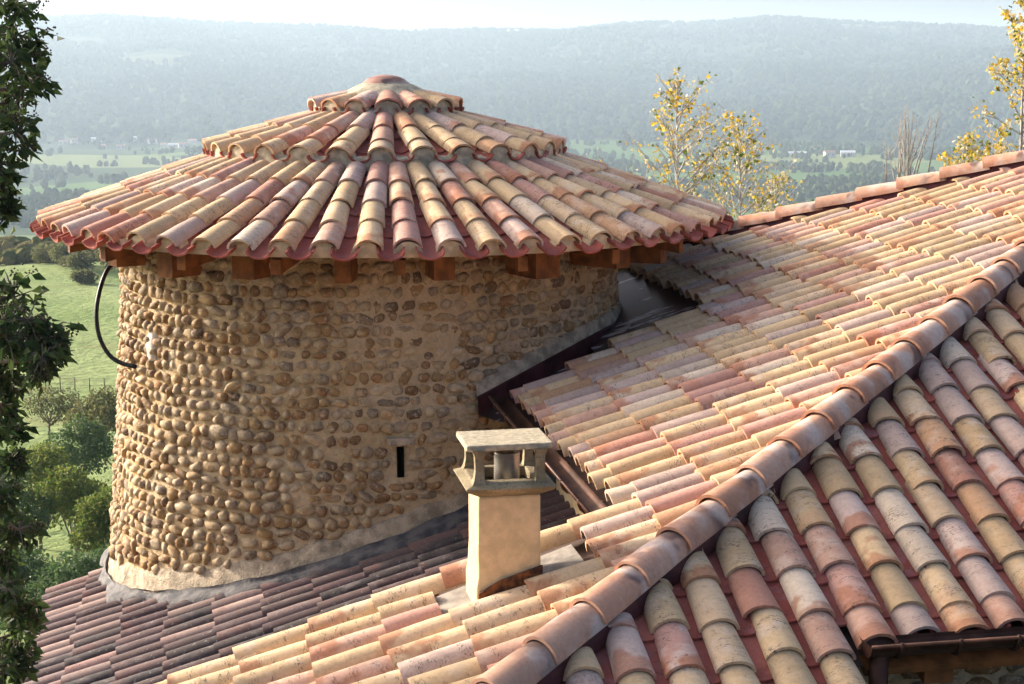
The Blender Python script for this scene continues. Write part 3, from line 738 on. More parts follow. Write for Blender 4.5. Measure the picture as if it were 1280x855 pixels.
def cobble_proto(i, colr):
    rd = random.Random(100 + i); V, F = ICO2; V = V.copy()
    keep = [k for k in range(len(V)) if V[k][1] < .45]; rem = {k: n for n, k in enumerate(keep)}
    F2 = [tuple(rem[x] for x in f) for f in F if all(x in rem for x in f)]
    out = []
    off = np.array([rd.uniform(0, 50), rd.uniform(0, 50), rd.uniform(0, 50)])
    for k in keep:
        v = V[k]; s = 1 + .36 * mnoise.noise(v * 1.2 + off) + .26 * mnoise.noise(v * 2.6 + off)
        e = rd.uniform(2.0, 4.2); m = (abs(v[0]) ** e + abs(v[2]) ** e + abs(v[1]) ** e) ** (1 / e)
        out.append(v / m * s)
    return Geo().add(out, F2, True, tcol=(*colr, 1.0))
STONE_COLS = [tuple(x * .96 for x in c) for c in [(0.30, 0.180, 0.072), (0.34, 0.215, 0.092), (0.38, 0.255, 0.125), (0.24, 0.135, 0.055), (0.32, 0.235, 0.145), (0.42, 0.30, 0.165), (0.27, 0.145, 0.058), (0.37, 0.25, 0.13), (0.46, 0.345, 0.21), (0.25, 0.185, 0.115), (0.33, 0.195, 0.075), (0.19, 0.115, 0.06), (0.38, 0.28, 0.165)]]
class CP: pass
COB = CP(); COB.g = [cobble_proto(i, c) for i, c in enumerate(STONE_COLS + STONE_COLS)]; COB.me = [g.mesh('cobble', M['stone']) for g in COB.g]

def skirt_z(th): q = cyl(WX, th, wall_r(-4) + .05, 0); return zA(float(q @ uA)) - DZC
def cobbles():
    rd = random.Random(5); items = []
    z = -1.30
    while z > -5.0:
        hc = rd.uniform(.070, .096); th = -math.pi * .58 + rd.uniform(0, .06)
        while th < math.pi * .60:
            w = rd.choice((rd.uniform(.068, .105), rd.uniform(.09, .170))); r = wall_r(z); ang = w / r
            t = th + ang / 2; zz = z - hc / 2 + .014 * mnoise.noise((t * 3, z * 2, 1)) + rd.gauss(0, .006)
            th += ang + rd.uniform(.004, .018) / r
            big = 1.0 if rd.random() > .04 else 1.3
            if zz - hc * .5 < skirt_z(t) + .135: continue
            if abs(t - slit_th) * r < w / 2 + .035 and -3.10 < zz < -2.72: continue
            if rd.random() < .015 + .06 * max(0, mnoise.noise((t * 2.4, z * 1.6, 4.4))): continue          # mortared over
            # protrusion: bold on the weather side (left), bedded flush on the right
            lft = 1 / (1 + math.exp((t - .05) * 3.2)); d = .013 + .020 * lft + rd.uniform(-.012, .014) + .012 * mnoise.noise((t * 3, z * 2, 9))
            if rd.random() < .10: d *= .55
            P = cyl(WX, t, wall_r(zz) - .006, zz)
            Yd = np.array([-math.sin(t), math.cos(t), 0]); Xd = np.array([math.cos(t), math.sin(t), 0])
            sx, sy, sz = w * .5 * big * rd.uniform(.94, 1.06), d + .012, hc * .5 * big * rd.uniform(.86, 1.06)
            ro = rd.gauss(0, .16) if rd.random() > .12 else rd.gauss(0, .6)
            m = Matrix(((Xd[0], Yd[0], 0, P[0]), (Xd[1], Yd[1], 0, P[1]), (0, 0, 1, P[2]), (0, 0, 0, 1))) @ Matrix.Rotation(ro, 4, 'Y') @ Matrix.Rotation(rd.gauss(0, .10), 4, 'Z') @ Matrix.Diagonal((sx, sy, sz, 1))
            items.append((m, rd.randrange(len(COB.g)), sx * sz * max(.05, math.cos(t + .08)), t))
        z -= hc + rd.uniform(.005, .014)
    items.sort(key=lambda it: -it[2])
    for m, i, s, t in items[:300]: link_copy('cobble', COB.me[i], m, wall_obj)
    G = Geo()
    for m, i, s, t in items[300:]:
        src = COB.g[i]; v = np.concatenate(src.v); mm = np.array(m)
        G.add(v @ mm[:3, :3].T + mm[:3, 3], src.f, True, tcol=np.concatenate(src.att['tcol']) * np.array([[rd.uniform(.8, 1.25)] * 3 + [1]]))
    tag(G.build('cobbles', M['stone'], wall_obj), kind='stuff')
cobbles()

def tower_skirt():
    n = 220; prof = [(-.03, .20), (.018, .165), (.035, .10), (.055, .045), (.075, .0), (.07, -.12)]
    V = []
    for i in range(n):
        th = 2 * math.pi * i / n
        for k, (dr, dz) in enumerate(prof):
            j = .018 * fbm(th * 8, k * .7, 3.3, 3); jz = (.03 * fbm(th * 5, 1, 6.1, 3)) if k < 2 else 0
            r = wall_r(skirt_z(th) + dz) + dr + j; q = cyl(WX, th, r, 0); V.append(np.array([q[0], q[1], zA(float(q @ uA)) - DZC + dz + jz]))
    m = len(prof)
    F = [(i * m + k, i * m + k + 1, ((i + 1) % n) * m + k + 1, ((i + 1) % n) * m + k) for i in range(n) for k in range(m - 1)]
    Geo().add(V, F, True).build('mortar_skirt', M['skirt'], tower)
    # lead apron lapping from the skirt onto the lower roof
    V = []; prof = [(.045, .060), (.10, .030), (.17, .022), (.25, .004), (.28, -.04)]
    for i in range(n):
        th = 2 * math.pi * i / n
        for k, (dr, dz) in enumerate(prof):
            wd = .42 + .55 * max(0, math.sin(th + .3)) + .5 * mnoise.noise((th * 5, 0, 2))
            r = wall_r(skirt_z(th)) + .03 + dr * (wd if k else 1); q = cyl(WX, th, r, 0)
            V.append(np.array([q[0], q[1], zA(float(q @ uA)) - DZC + dz + .02 * fbm(th * 14, k * 1.3, 1.7, 2)]))
    m = len(prof)
    F = [(i * m + k, i * m + k + 1, ((i + 1) % n) * m + k + 1, ((i + 1) % n) * m + k) for i in range(n) for k in range(m - 1)]
    Geo().add(V, F, True).build('lead_apron', M['lead'], tower)
tower_skirt()

# plaster patch on the left of the wall
def patch():
    V = []; n = 16; t0, z0 = -.87, -2.16
    def P(t, z, d): return cyl(WX, t, wall_r(z) + d, z)
    ring = [(t0 + .036 * math.cos(a) * (1 + .7 * mnoise.noise((math.cos(a) * 1.6, math.sin(a) * 1.6, 1))), z0 + .15 * math.sin(a) * (1 + .6 * mnoise.noise((math.cos(a) * 1.9, math.sin(a) * 1.9, 4)))) for a in np.linspace(0, 2 * math.pi, n, False)]
    V = [P(t, z, .0) for t, z in ring] + [P(t0 + (t - t0) * .8, z0 + (z - z0) * .85, .030) for t, z in ring] + [P(t0, z0, .034)]
    F = [(i, (i + 1) % n, n + (i + 1) % n, n + i) for i in range(n)] + [(n + i, n + (i + 1) % n, 2 * n) for i in range(n)]
    Geo().add(V, F, True).build('plaster_patch', M['plaster'], tower)
patch()

# ---- tower roof
TIERS = [dict(N=61, th0=.024, rows=[3.0, 2.655, 2.305, 1.955], end=1.56, z0=-1.152, sl=.352, w=(1.0, .80)),
         dict(N=29, th0=.055, rows=[1.60, 1.40, 1.06], end=.62, z0=-.552, sl=.285, w=(1.06, .68)),
         dict(N=15, th0=.10, rows=[.68], end=.20, z0=-.199, sl=.235, w=(1.12, .66))]
def deck():
    G = Geo(); n = 96
    prof = [(2.88, -1.262), (1.62, -.82), (1.60, -.75), (.66, -.44), (.64, -.36), (.12, -.20)]
    V = [cyl(AX, 2 * math.pi * i / n, r, z) for i in range(n) for r, z in prof]
    m = len(prof)
    F = [(i * m + k, ((i + 1) % n) * m + k, ((i + 1) % n) * m + k + 1, i * m + k + 1) for i in range(n) for k in range(m - 1)]
    return G.add(V, F, True).build('roof', M['deck'], tower)
troof = deck()
def tower_tiles():
    cov, chn = [], []; rd = random.Random(2); bed = Geo(); bed2 = Geo()
    for ti, T in enumerate(TIERS):
        da = 2 * math.pi / T['N']; rows = T['rows'] + [T['end']]
        slope = math.atan(T['sl'])
        for k in range(T['N']):
            th = T['th0'] + da * k + rd.gauss(0, .004); tw = (th + math.pi) % (2 * math.pi) - math.pi
            rad = np.array([math.sin(th), -math.cos(th), 0]); U = unit(-rad + UP * T['sl']); Nn = unit(UP + rad * T['sl'])
            for j, r in enumerate(T['rows']):
                u = (T['rows'][0] - r) / (T['rows'][0] - T['end']); s = T['w'][0] + (T['w'][1] - T['w'][0]) * u
                L = (rows[j] - rows[j + 1]) / math.cos(slope); sy = (L + .085) / .46
                r_ = r + rd.gauss(0, .010)
                zc = T['z0'] + T['sl'] * (T['rows'][0] - r_)
                P = AX + rad * r_ + UP * zc - Nn * .082 + Nn * .012
                cov.append((troof, P_TCOVER, rd.randrange(len(P_TCOVER.g)), tmat(P, U, Nn, s * rd.uniform(.97, 1.03), sy, rd.uniform(.96, 1.04), rd.gauss(0, .018), -.032 + rd.gauss(0, .006), rd.gauss(0, .02)), math.cos(tw) > .05))
            th2 = th + da / 2; rad = np.array([math.sin(th2), -math.cos(th2), 0]); U = unit(-rad + UP * T['sl']); Nn = unit(UP + rad * T['sl'])
            tw = (th2 + math.pi) % (2 * math.pi) - math.pi
            for j, r in enumerate(T['rows']):
                u = (T['rows'][0] - r) / (T['rows'][0] - T['end']); s = (1.0, .92, .80)[ti] + ((.62, .45, .42)[ti] - (1.0, .92, .80)[ti]) * u
                L = (rows[j] - rows[j + 1]) / math.cos(slope); sy = (L + .085) / .46; r_ = r + (.055 if ti == 0 else .0) + rd.gauss(0, .006)
                zc = T['z0'] + T['sl'] * (T['rows'][0] - r_) - (.058 if ti == 0 else .070)
                P = AX + rad * r_ + UP * zc
                chn.append((troof, P_TCHAN, rd.randrange(len(P_TCHAN.g)), tmat(P, U, Nn, s, sy, s ** .5, 0, -.025), math.cos(tw) > .05))
        # bedding mortar that stops the open ends
        n = T['N'] * 14; r0 = T['rows'][0] - (.045 if ti == 0 else .03); V = []
        for i in range(n):
            th = T['th0'] + 2 * math.pi * i / n; ph = ((i / 14 + .5) % 1 - .5) * da * r0; hw = .105 * T['w'][0] * .93
            top = T['z0'] - .082 + (.082 * math.sqrt(max(0, 1 - (ph / hw) ** 2)) * .93 if abs(ph) < hw else -.012) - .003
            lo = T['z0'] - (.122 if ti == 0 else .20)
            V += [cyl(AX, th, r0, lo), cyl(AX, th, r0 + .004 * mnoise.noise((i * .3, ti, 0)), top), cyl(AX, th, r0 - .10, top + .02)]
        F = []
        for i in range(n):
            i2 = (i + 1) % n; F += [(i * 3, i2 * 3, i2 * 3 + 1, i * 3 + 1), (i * 3 + 1, i2 * 3 + 1, i2 * 3 + 2, i * 3 + 2)]
        Geo().add(V, F, False).build('mortar_bedding', M['bed'] if ti == 0 else M['bed2'], troof)
    emit(cov, 300); emit(chn, 290)
    # crown: mortar cone and a domed cap tile
    n = 40
    def lathe(prof, jit, name, mat):
        V = [cyl(AX, 2 * math.pi * i / n, max(.001, r + jit * fbm(i * .35, r * 9, 2.0, 3)), z) for i in range(n) for r, z in prof]; m = len(prof)
        F = [(i * m + k, ((i + 1) % n) * m + k, ((i + 1) % n) * m + k + 1, i * m + k + 1) for i in range(n) for k in range(m - 1)]
        Geo().add(V, F, True).build(name, mat, troof)
    lathe([(.42, -.165), (.36, -.135), (.29, -.10), (.235, -.072), (.18, -.055)], .02, 'crown_mortar', M['bed2'])
    n = 28; V = []; lo = []
    prof = [(.225, -.085), (.205, -.058), (.165, -.026), (.115, -.004), (.06, .009), (.001, .012)]
    for i in range(n):
        for r, z in prof: V.append(cyl(AX, 2 * math.pi * i / n, r, z)); lo.append((math.sin(2 * math.pi * i / n) * r * 5, r * 4, 4.7))
    m = len(prof); F = [(i * m + k, ((i + 1) % n) * m + k, ((i + 1) % n) * m + k + 1, i * m + k + 1) for i in range(n) for k in range(m - 1)]
    Geo().add(V, F, True, tloc=lo, tcol=(.36, .19, .15, 1)).build('cap_tile', M['hip'], troof)
tower_tiles()
def tower_eaves():
    n = 120
    V = [cyl(AX, 2 * math.pi * i / n, r, z) for i in range(n) for r, z in ((2.86, -1.285), (2.86, -1.265), (2.0, -.97), (2.0, -1.0))]
    F = [(i * 4 + k, i * 4 + (k + 1) % 4, ((i + 1) % n) * 4 + (k + 1) % 4, ((i + 1) % n) * 4 + k) for i in range(n) for k in range(4)]
    Geo().add(V, F, False).build('soffit', M['wood'], tower)
    rd = random.Random(3)
    for k in range(20):
        th = R(-2.5 + 18 * k + rd.uniform(-1.5, 1.5)); rad = np.array([math.sin(th), -math.cos(th), 0]); X = np.array([math.cos(th), math.sin(th), 0])
        wd = .062 if k == 0 else rd.uniform(.080, .115); U = unit(rad - UP * .08)
        zb = -1.52 + rd.uniform(-.03, .03); c = AX + rad * 2.36 + UP * (zb + .10)
        G = Geo(); r1 = 2.50 + rd.uniform(-.05, .05)
        v = []
        for r, z0, z1 in ((1.9, zb, -1.12), (r1, zb + rd.uniform(-.01, .01), -1.255)):
            for sx, z in ((-1, z0), (1, z0), (1, z1), (-1, z1)): v.append(AX + rad * r + X * sx * wd + UP * z)
        G.add(v, [(0, 3, 2, 1), (4, 5, 6, 7), (0, 1, 5, 4), (1, 2, 6, 5), (2, 3, 7, 6), (3, 0, 4, 7)], False)
        G.build('rafter', M['wood'], tower)
        th += R(9 + rd.uniform(-2, 2)); rad = np.array([math.sin(th), -math.cos(th), 0]); X = np.array([math.cos(th), math.sin(th), 0]); v = []
        for r, z0, z1 in ((1.9, -1.30, -1.05), (2.80, -1.42, -1.31)):
            for sx, z in ((-1, z0), (1, z0), (1, z1), (-1, z1)): v.append(AX + rad * r + X * sx * .04 + UP * z)
        Geo().add(v, [(0, 3, 2, 1), (4, 5, 6, 7), (0, 1, 5, 4), (1, 2, 6, 5), (2, 3, 7, 6), (3, 0, 4, 7)], False).build('lath', M['wood'], tower)
tower_eaves()
def hose():
    pts = [at(150, 326, 13.6), at(136, 335, 13.4), at(126, 358, 13.3), at(120.5, 390, 13.2), at(124, 420, 13.15), at(136, 443, 13.1), at(152, 454, 13.05), at(170, 458.5, 13.0)]
    # smooth it
    P = [Vector(p) for p in pts]; out = []
    for i in range(len(P) - 1):
        p0, p1, p2, p3 = P[max(i - 1, 0)], P[i], P[i + 1], P[min(i + 2, len(P) - 1)]
        for t in np.linspace(0, 1, 5)[:-1]:
            out.append(.5 * ((2 * p1) + (p2 - p0) * t + (2 * p0 - 5 * p1 + 4 * p2 - p3) * t * t + (3 * p1 - p0 - 3 * p2 + p3) * t ** 3))
    out.append(P[-1])
    o = Geo().tube(out, .019, 8).build('black_hose', M['hose']); tag(o, 'black hose looping from the tower eaves into the cobble wall', 'hose')
hose()

# ------------------------------------------------------------------ main house
house_e = empty('tiled_house', (4.0, 10.0, -9.5), 'house with pink and cream tiled hip roof beside the tower', 'house')
VERGE, EAVE = 8.56, 2.17
BACK0 = (4.805, 14.63); BS = -.74
def back_w(a): return BACK0[1] + BS * (a - BACK0[0])
APEX_A = (BACK0[1] - BS * BACK0[0] - HIP0[1] + HS * HIP0[0]) / (HS - BS)
polyA = [(-2.0, VERGE - .06), (EAVE, VERGE), (EAVE, 11.84), (3.80, 12.42), (3.88, 14.40), (3.88, back_w(3.88)), (APEX_A, hip_w(APEX_A)), (-2.0, hip_w(-2.0))]
def inside(poly, x, y):
    c = False; n = len(poly); j = n - 1
    for i in range(n):
        (xi, yi), (xj, yj) = poly[i], poly[j]
        if (yi > y) != (yj > y) and x < (xj - xi) * (y - yi) / (yj - yi) + xi: c = not c
        j = i
    return c
deckA = Geo(); v = [pA(a, w, -.16) for a, w in polyA]; deckA.add(v, [tuple(range(len(v)))[::-1]], False)
deckA = deckA.build('sunny_slope', M['deck'], house_e)
B_EAVE, B_NOTCH = 6.86, 2.92
polyB = [(-2.0, hip_w(-2.0)), (APEX_A, hip_w(APEX_A)), (13, hip_w(APEX_A)), (13, B_EAVE), (B_NOTCH, B_EAVE), (B_NOTCH, 4.0), (-2.0, 3.9)]
v = [pB(a, w, -.17) for a, w in polyB]
deckB = Geo().add(v, [tuple(range(len(v)))], False).build('shaded_slope', M['deck'], house_e)

CH_A, CH_W, CH_S = 1.465, 8.045, .165         # chimney centre and half side
def main_tiles():
    rd = random.Random(6); cov, chn = [], []
    cosA = math.cos(math.atan(TA))
    SPW, ROW0, EX = .2175, 3.05, .375
    kmin, kmax = -30, 40
    for k in range(-22, 36):
        w = VERGE - .10 + SPW * k
        rowj = rd.gauss(0, .012)
        first = True
        rows = [ROW0 + EX * j for j in range(-13, 15)]
        if w > VERGE: rows = sorted(rows + [EAVE + .02]) if w < 12.0 else sorted(rows + [3.90])
        rows = [r for r in rows if r > -1.75]
        for j, a in enumerate(rows):
            nxt = rows[j + 1] if j + 1 < len(rows) else a + EX
            if w > VERGE and w < 11.95 and a < EAVE + .01: continue
            if w > 12.3 and a < 3.895: continue
            am = a + .12
            if not inside(polyA, am, w) or not inside(polyA, a + .02, w): continue
            aL = a + rowj + rd.gauss(0, .012)
            # limit at the hips
            a_f = HIP0[0] + (w - HIP0[1]) / HS if w < hip_w(APEX_A) else BACK0[0] + (w - BACK0[1]) / BS
            aU = min(nxt + .10, a_f + .03)
            if aU - aL < .10: continue
            # gap round the chimney
            if abs(w - CH_W) < CH_S + .06 and aU > CH_A - CH_S - .20 and aL < CH_A + CH_S + .12:
                if aL < CH_A - CH_S - .30: aU = CH_A - CH_S - .20
                else: continue
            L = (aU - aL) / cosA
            P = pA(aL, w + rd.gauss(0, .006), 0) - NA3 * (.088 - .010)
            lim_len = L / .48
            m = tmat(P, UA3, NA3, rd.uniform(.97, 1.05), lim_len, rd.uniform(.95, 1.06), rd.gauss(0, .016), -.034 + rd.gauss(0, .006), rd.gauss(0, .03))
            cov.append((deckA, P_COVER, rd.randrange(len(P_COVER.g)), m, True))
            if first: first = False
            wc = w + SPW / 2
            if inside(polyA, am, wc) and not (abs(wc - CH_W) < CH_S + .08 and aU > CH_A - CH_S - .02 and aL < CH_A + CH_S + .02):
                P = pA(aL + .045, wc, 0) - NA3 * .073
                chn.append((deckA, P_CHAN, rd.randrange(len(P_CHAN.g)), tmat(P, UA3, NA3, 1, lim_len, 1, 0, -.03), True))
    # shaded slope
    cosB = math.cos(math.atan(TB)); SPB, EXB = .245, .2835
    for k in range(-13, 44):
        b = 2.335 + SPB * k; top = hip_w(b) if b < APEX_A else hip_w(APEX_A)
        rowj = rd.gauss(0, .018)
        rows = [7.045 + EXB * j for j in range(-12, 30)]
        eave = B_EAVE if b > B_NOTCH else 4.1
        rows = [r + rowj for r in rows if r > eave + .06]
        if b > B_NOTCH: rows = [B_EAVE + rd.gauss(0, .012)] + rows
        for j, w in enumerate(rows):
            nxt = rows[j + 1] if j + 1 < len(rows) else w + EXB
            wU = min(nxt + .09, top - .005)
            if wU - w < .09 or w > 12.5: continue
            L = (wU - w) / cosB
            P = pB(b + rd.gauss(0, .006), w + rd.gauss(0, .008), 0) - NB3 * (.082 - .012)
            cov.append((deckB, P_BCOVER, rd.randrange(len(P_BCOVER.g)), tmat(P, UB3, NB3, rd.uniform(.97, 1.05), L / .42, rd.uniform(.95, 1.06), rd.gauss(0, .02), -.05 + rd.gauss(0, .008), rd.gauss(0, .035)), True))
            bc = b + SPB / 2
            tc = (hip_w(bc) if bc < APEX_A else hip_w(APEX_A))
            ww = w - (.03 if w > eave + .05 else -.02); wU2 = min(nxt + .06, tc + .02)
            if wU2 - ww > .08 and not (b < B_NOTCH < bc and w < B_EAVE - .1):
                P = pB(bc, ww, 0) - NB3 * .038
                chn.append((deckB, P_CHAN, rd.randrange(len(P_CHAN.g)), tmat(P, UB3, NB3, 1.12, (wU2 - ww) / cosB / .46, 1, 0, -.035), True))
    emit(cov, 300); emit(chn, 240)
main_tiles()

def hips():
    rd = random.Random(12)
    d = unit(uA + uB * HS + UP * TA); nn = unit(NA3 + NB3)
    L3 = np.linalg.norm(uA + uB * HS + UP * TA)
    bed = Geo(); h0, h1 = -1.8, APEX_A
    p0 = pA(h0, hip_w(h0)); p1 = pA(h1, hip_w(h1)); X = unit(np.cross(d, nn))
    v = [p + X * s * wd + nn * z for p in (p0, p1) for s, wd, z in ((-1, .105, -.10), (-1, .07, .02), (1, .07, .02), (1, .105, -.10))]
    bed.add(v, [(0, 1, 5, 4), (1, 2, 6, 5), (2, 3, 7, 6), (0, 3, 2, 1), (4, 5, 6, 7)], False)
    fh = bed.build('front_hip', M['red_metal'], house_e)
    n = 30; step = .368 / L3
    for k in range(n):
        a = 1.432 + step * (k - 7) - .02
        if a > APEX_A - .1: break
        P = pA(a, hip_w(a)) + nn * .006
        link_copy('hip_tile', P_HIP.mesh(rd.randrange(len(P_HIP.g))), tmat(P, d, nn, rd.uniform(.98, 1.03), rd.uniform(.97, 1.02), 1.0, rd.gauss(0, .012), -.055 + rd.gauss(0, .005), rd.gauss(0, .02)), fh)
    d = unit(uA + uB * BS + UP * TA); n3 = unit(UP + uB * TA / -BS * .9); nn = unit(NA3 + n3); X = unit(np.cross(d, nn)); L3 = np.linalg.norm(uA + uB * BS + UP * TA)
    h0 = 3.75; p0 = pA(h0, back_w(h0)); p1 = pA(APEX_A, back_w(APEX_A))
    v = [p + X * s * wd + nn * z for p in (p0, p1) for s, wd, z in ((-1, .12, -.12), (-1, .07, .02), (1, .07, .02), (1, .12, -.12))]
    bh = Geo().add(v, [(0, 1, 5, 4), (1, 2, 6, 5), (2, 3, 7, 6), (0, 3, 2, 1), (4, 5, 6, 7)], False).build('back_hip', M['red_metal'], house_e)
    k = 0; step = .385 / L3
    while True:
        a = h0 + step * k; k += 1
        if a > APEX_A - .1: break
        P = pA(a, back_w(a)) + nn * .01
        link_copy('hip_tile', P_HIP.mesh(rd.randrange(len(P_HIP.g))), tmat(P, d, nn, 1, 1, 1.0, rd.gauss(0, .01), -.055, rd.gauss(0, .02)), bh)
    # the far side of the roof, hidden from here
    v = [pA(3.6, back_w(3.6), -.02), pA(APEX_A, back_w(APEX_A), -.02), pt(APEX_A, back_w(3.6), zA(3.6)), ]
    Geo().add([p0 - nn * .1, p1 - nn * .1, pt(13, hip_w(APEX_A), zA(APEX_A) - .1), pt(13, back_w(3.6), zA(3.6) - .1)], [(0, 1, 2, 3)], False).build('far_slope', M['channel'], house_e)
hips()

def chimney():
    F_, B_ = -1, 1; s = CH_S
    zb = zA(CH_A) - .35; zt = -2.137
    base = Geo(); n = 5
    V = []
    for z, g in ((zb, .012), (zA(CH_A) - .02, .012), (zA(CH_A) + .05, .002), ((zb + zt) / 2 + .1, 0), (zt, 0)):
        for a, b in ((-1, -1), (1, -1), (1, 1), (-1, 1)): V.append(pt(CH_A + a * (s + g) + random.gauss(0, .0015), CH_W + b * (s + g) + random.gauss(0, .0015), z))
    F = [(k * 4 + i, k * 4 + (i + 1) % 4, (k + 1) * 4 + (i + 1) % 4, (k + 1) * 4 + i) for k in range(4) for i in range(4)] + [(16, 17, 18, 19)]
    ch = base.add(V, F, False).build('chimney', M['render'], house_e)
    bv = ch.modifiers.new('bevel', 'BEVEL'); bv.width = .012; bv.segments = 2; bv.limit_method = 'ANGLE'
    def ringpts(h, z): return [pt(CH_A + a * h, CH_W + b * h * .98, z) for a, b in ((-1, -1), (1, -1), (1, 1), (-1, 1))]
    # flared collar of the cap, open in the middle
    G = Geo(); prof = [(s - .01, zt - .004), (.222, zt + .035), (.238, zt + .055), (.234, zt + .058), (.200, zt + .072), (.188, zt + .082), (.135, zt + .082), (.135, zt + .03)]
    V = []; [V.extend(ringpts(h, z)) for h, z in prof]
    F = [(k * 4 + i, k * 4 + (i + 1) % 4, (k + 1) * 4 + (i + 1) % 4, (k + 1) * 4 + i) for k in range(len(prof) - 1) for i in range(4)]
    cap = G.add(V, F, False).build('cap', M['cap'], ch)
    m = cap.modifiers.new('bevel', 'BEVEL'); m.width = .008; m.segments = 2; m.limit_method = 'ANGLE'
    zs = -1.892
    for a, b in ((-1, -1), (1, -1), (1, 1), (-1, 1)):
        G = Geo(); V = []; pr = [(zt + .06, .050, .176), (zt + .095, .034, .172), (zt + .14, .028, .170), (zs - .03, .030, .172), (zs + .005, .038, .178)]
        for z, h, o in pr:
            for i, j in ((-1, -1), (1, -1), (1, 1), (-1, 1)): V.append(pt(CH_A + a * o + i * h * .8 - a * .012, CH_W + b * o + j * h * .8 - b * .012, z))
        F = [(k * 4 + i, k * 4 + (i + 1) % 4, (k + 1) * 4 + (i + 1) % 4, (k + 1) * 4 + i) for k in range(len(pr) - 1) for i in range(4)]
        G.add(V, F, False).build('cap_post', M['cap'], ch)
    G = Geo().box(pt(CH_A, CH_W, zs + .014), uA * .226 + UP * .001, uB * .180, UP * .016)
    sl = G.build('cap_slab', M['sunlit_slab'], ch); m = sl.modifiers.new('bevel', 'BEVEL'); m.width = .007; m.segments = 2
    # ribbed flue
    G = Geo(); V = []; n = 20; prof = []
    for k in range(15): prof += [(.062, zt + .02 + k * .012), (.069, zt + .026 + k * .012)]
    prof += [(.05, prof[-1][1]), (.05, zt)]
    for i in range(n):
        a = 2 * math.pi * i / n; V += [pt(CH_A + .015 + r * math.cos(a), CH_W + r * math.sin(a), z) for r, z in prof]
    m_ = len(prof); F = [(i * m_ + k, ((i + 1) % n) * m_ + k, ((i + 1) % n) * m_ + k + 1, i * m_ + k + 1) for i in range(n) for k in range(m_ - 1)]
    G.add(V, F, True).build('flue_pipe', M['pipe'], ch)
    # grey soaker sheet round the shaft and a rusty strip along its front foot
    G = Geo(); V = []
    for a, w in ((CH_A - .50, CH_W - .16), (CH_A + .42, CH_W - .16), (CH_A + .42, CH_W + .25), (CH_A - .50, CH_W + .25)): V.append(pA(a, w, -.075))
    V2 = [q - UP * .02 for q in V]; G.add(V + V2, [(0, 1, 2, 3), (7, 6, 5, 4), (0, 4, 5, 1), (1, 5, 6, 2), (2, 6, 7, 3), (3, 7, 4, 0)], False)
    G.build('soaker_sheet', M['zinc'], ch)
    V = []
    for a, up in ((CH_A - s - .004, .02), (CH_A - .05, .045), (CH_A + s + .004, .04)):
        for z in (-.06, up): V += [pA(a, CH_W - s - .014, z), pA(a, CH_W - s - .030, z)]
    F = [(0, 1, 3, 2)[::-1]]
    for k in range(2):
        o = k * 4; F += [(o + 1, o + 5, o + 7, o + 3), (o + 2, o + 3, o + 7, o + 6), (o, o + 2, o + 6, o + 4)]
    F.append((8, 9, 11, 10)); Geo().add(V, F, False).build('rusty_flashing', M['rust'], ch)
chimney()

def half_gutter(name, p0, p1, r, out, parent, mat, nb):
    """half round gutter from p0 to p1, with rolled front rim and brackets; out points away from the wall"""
    p0, p1, out = np.asarray(p0), np.asarray(p1), unit(out); n = 12; V = []
    for p in (p0, p1):
        for rr in (r, r - .006):
            for i in range(n + 1):
                a = math.pi * i / n; V.append(p + out * math.cos(a) * rr - UP * math.sin(a) * rr)
    m = n + 1; F = []
    for i in range(n): F += [(i, i + 1, 2 * m + i + 1, 2 * m + i), (m + i + 1, m + i, 3 * m + i, 3 * m + i + 1)]
    for o in (0, 2 * m): F += [tuple([o + i for i in range(m)])]
    g = Geo().add(V, F, False).build(name, mat, parent)
    Geo().tube([p0 + out * r, p1 + out * r], .012, 8).build('rim', mat, g)
    for k in range(nb):
        q = p0 + (p1 - p0) * (k + .5) / nb; pts = [q + out * math.cos(a) * (r + .008) - UP * math.sin(a) * (r + .008) for a in np.linspace(-.2, math.pi, 9)]
        Geo().tube(pts, .011, 5).build('bracket', mat, g)
    return g
half_gutter('gutter', pt(EAVE - .055, VERGE + .0, zA(EAVE) - .075), pt(EAVE - .055, 11.86, zA(EAVE) - .06), .066, -uA, house_e, M['copper'], 7)
gB = half_gutter('gutter', pt(B_NOTCH + .06, B_EAVE - .055, zB(B_EAVE) - .030), pt(12.5, B_EAVE - .055, zB(B_EAVE) - .028), .072, -uB, house_e, M['copper'], 32)

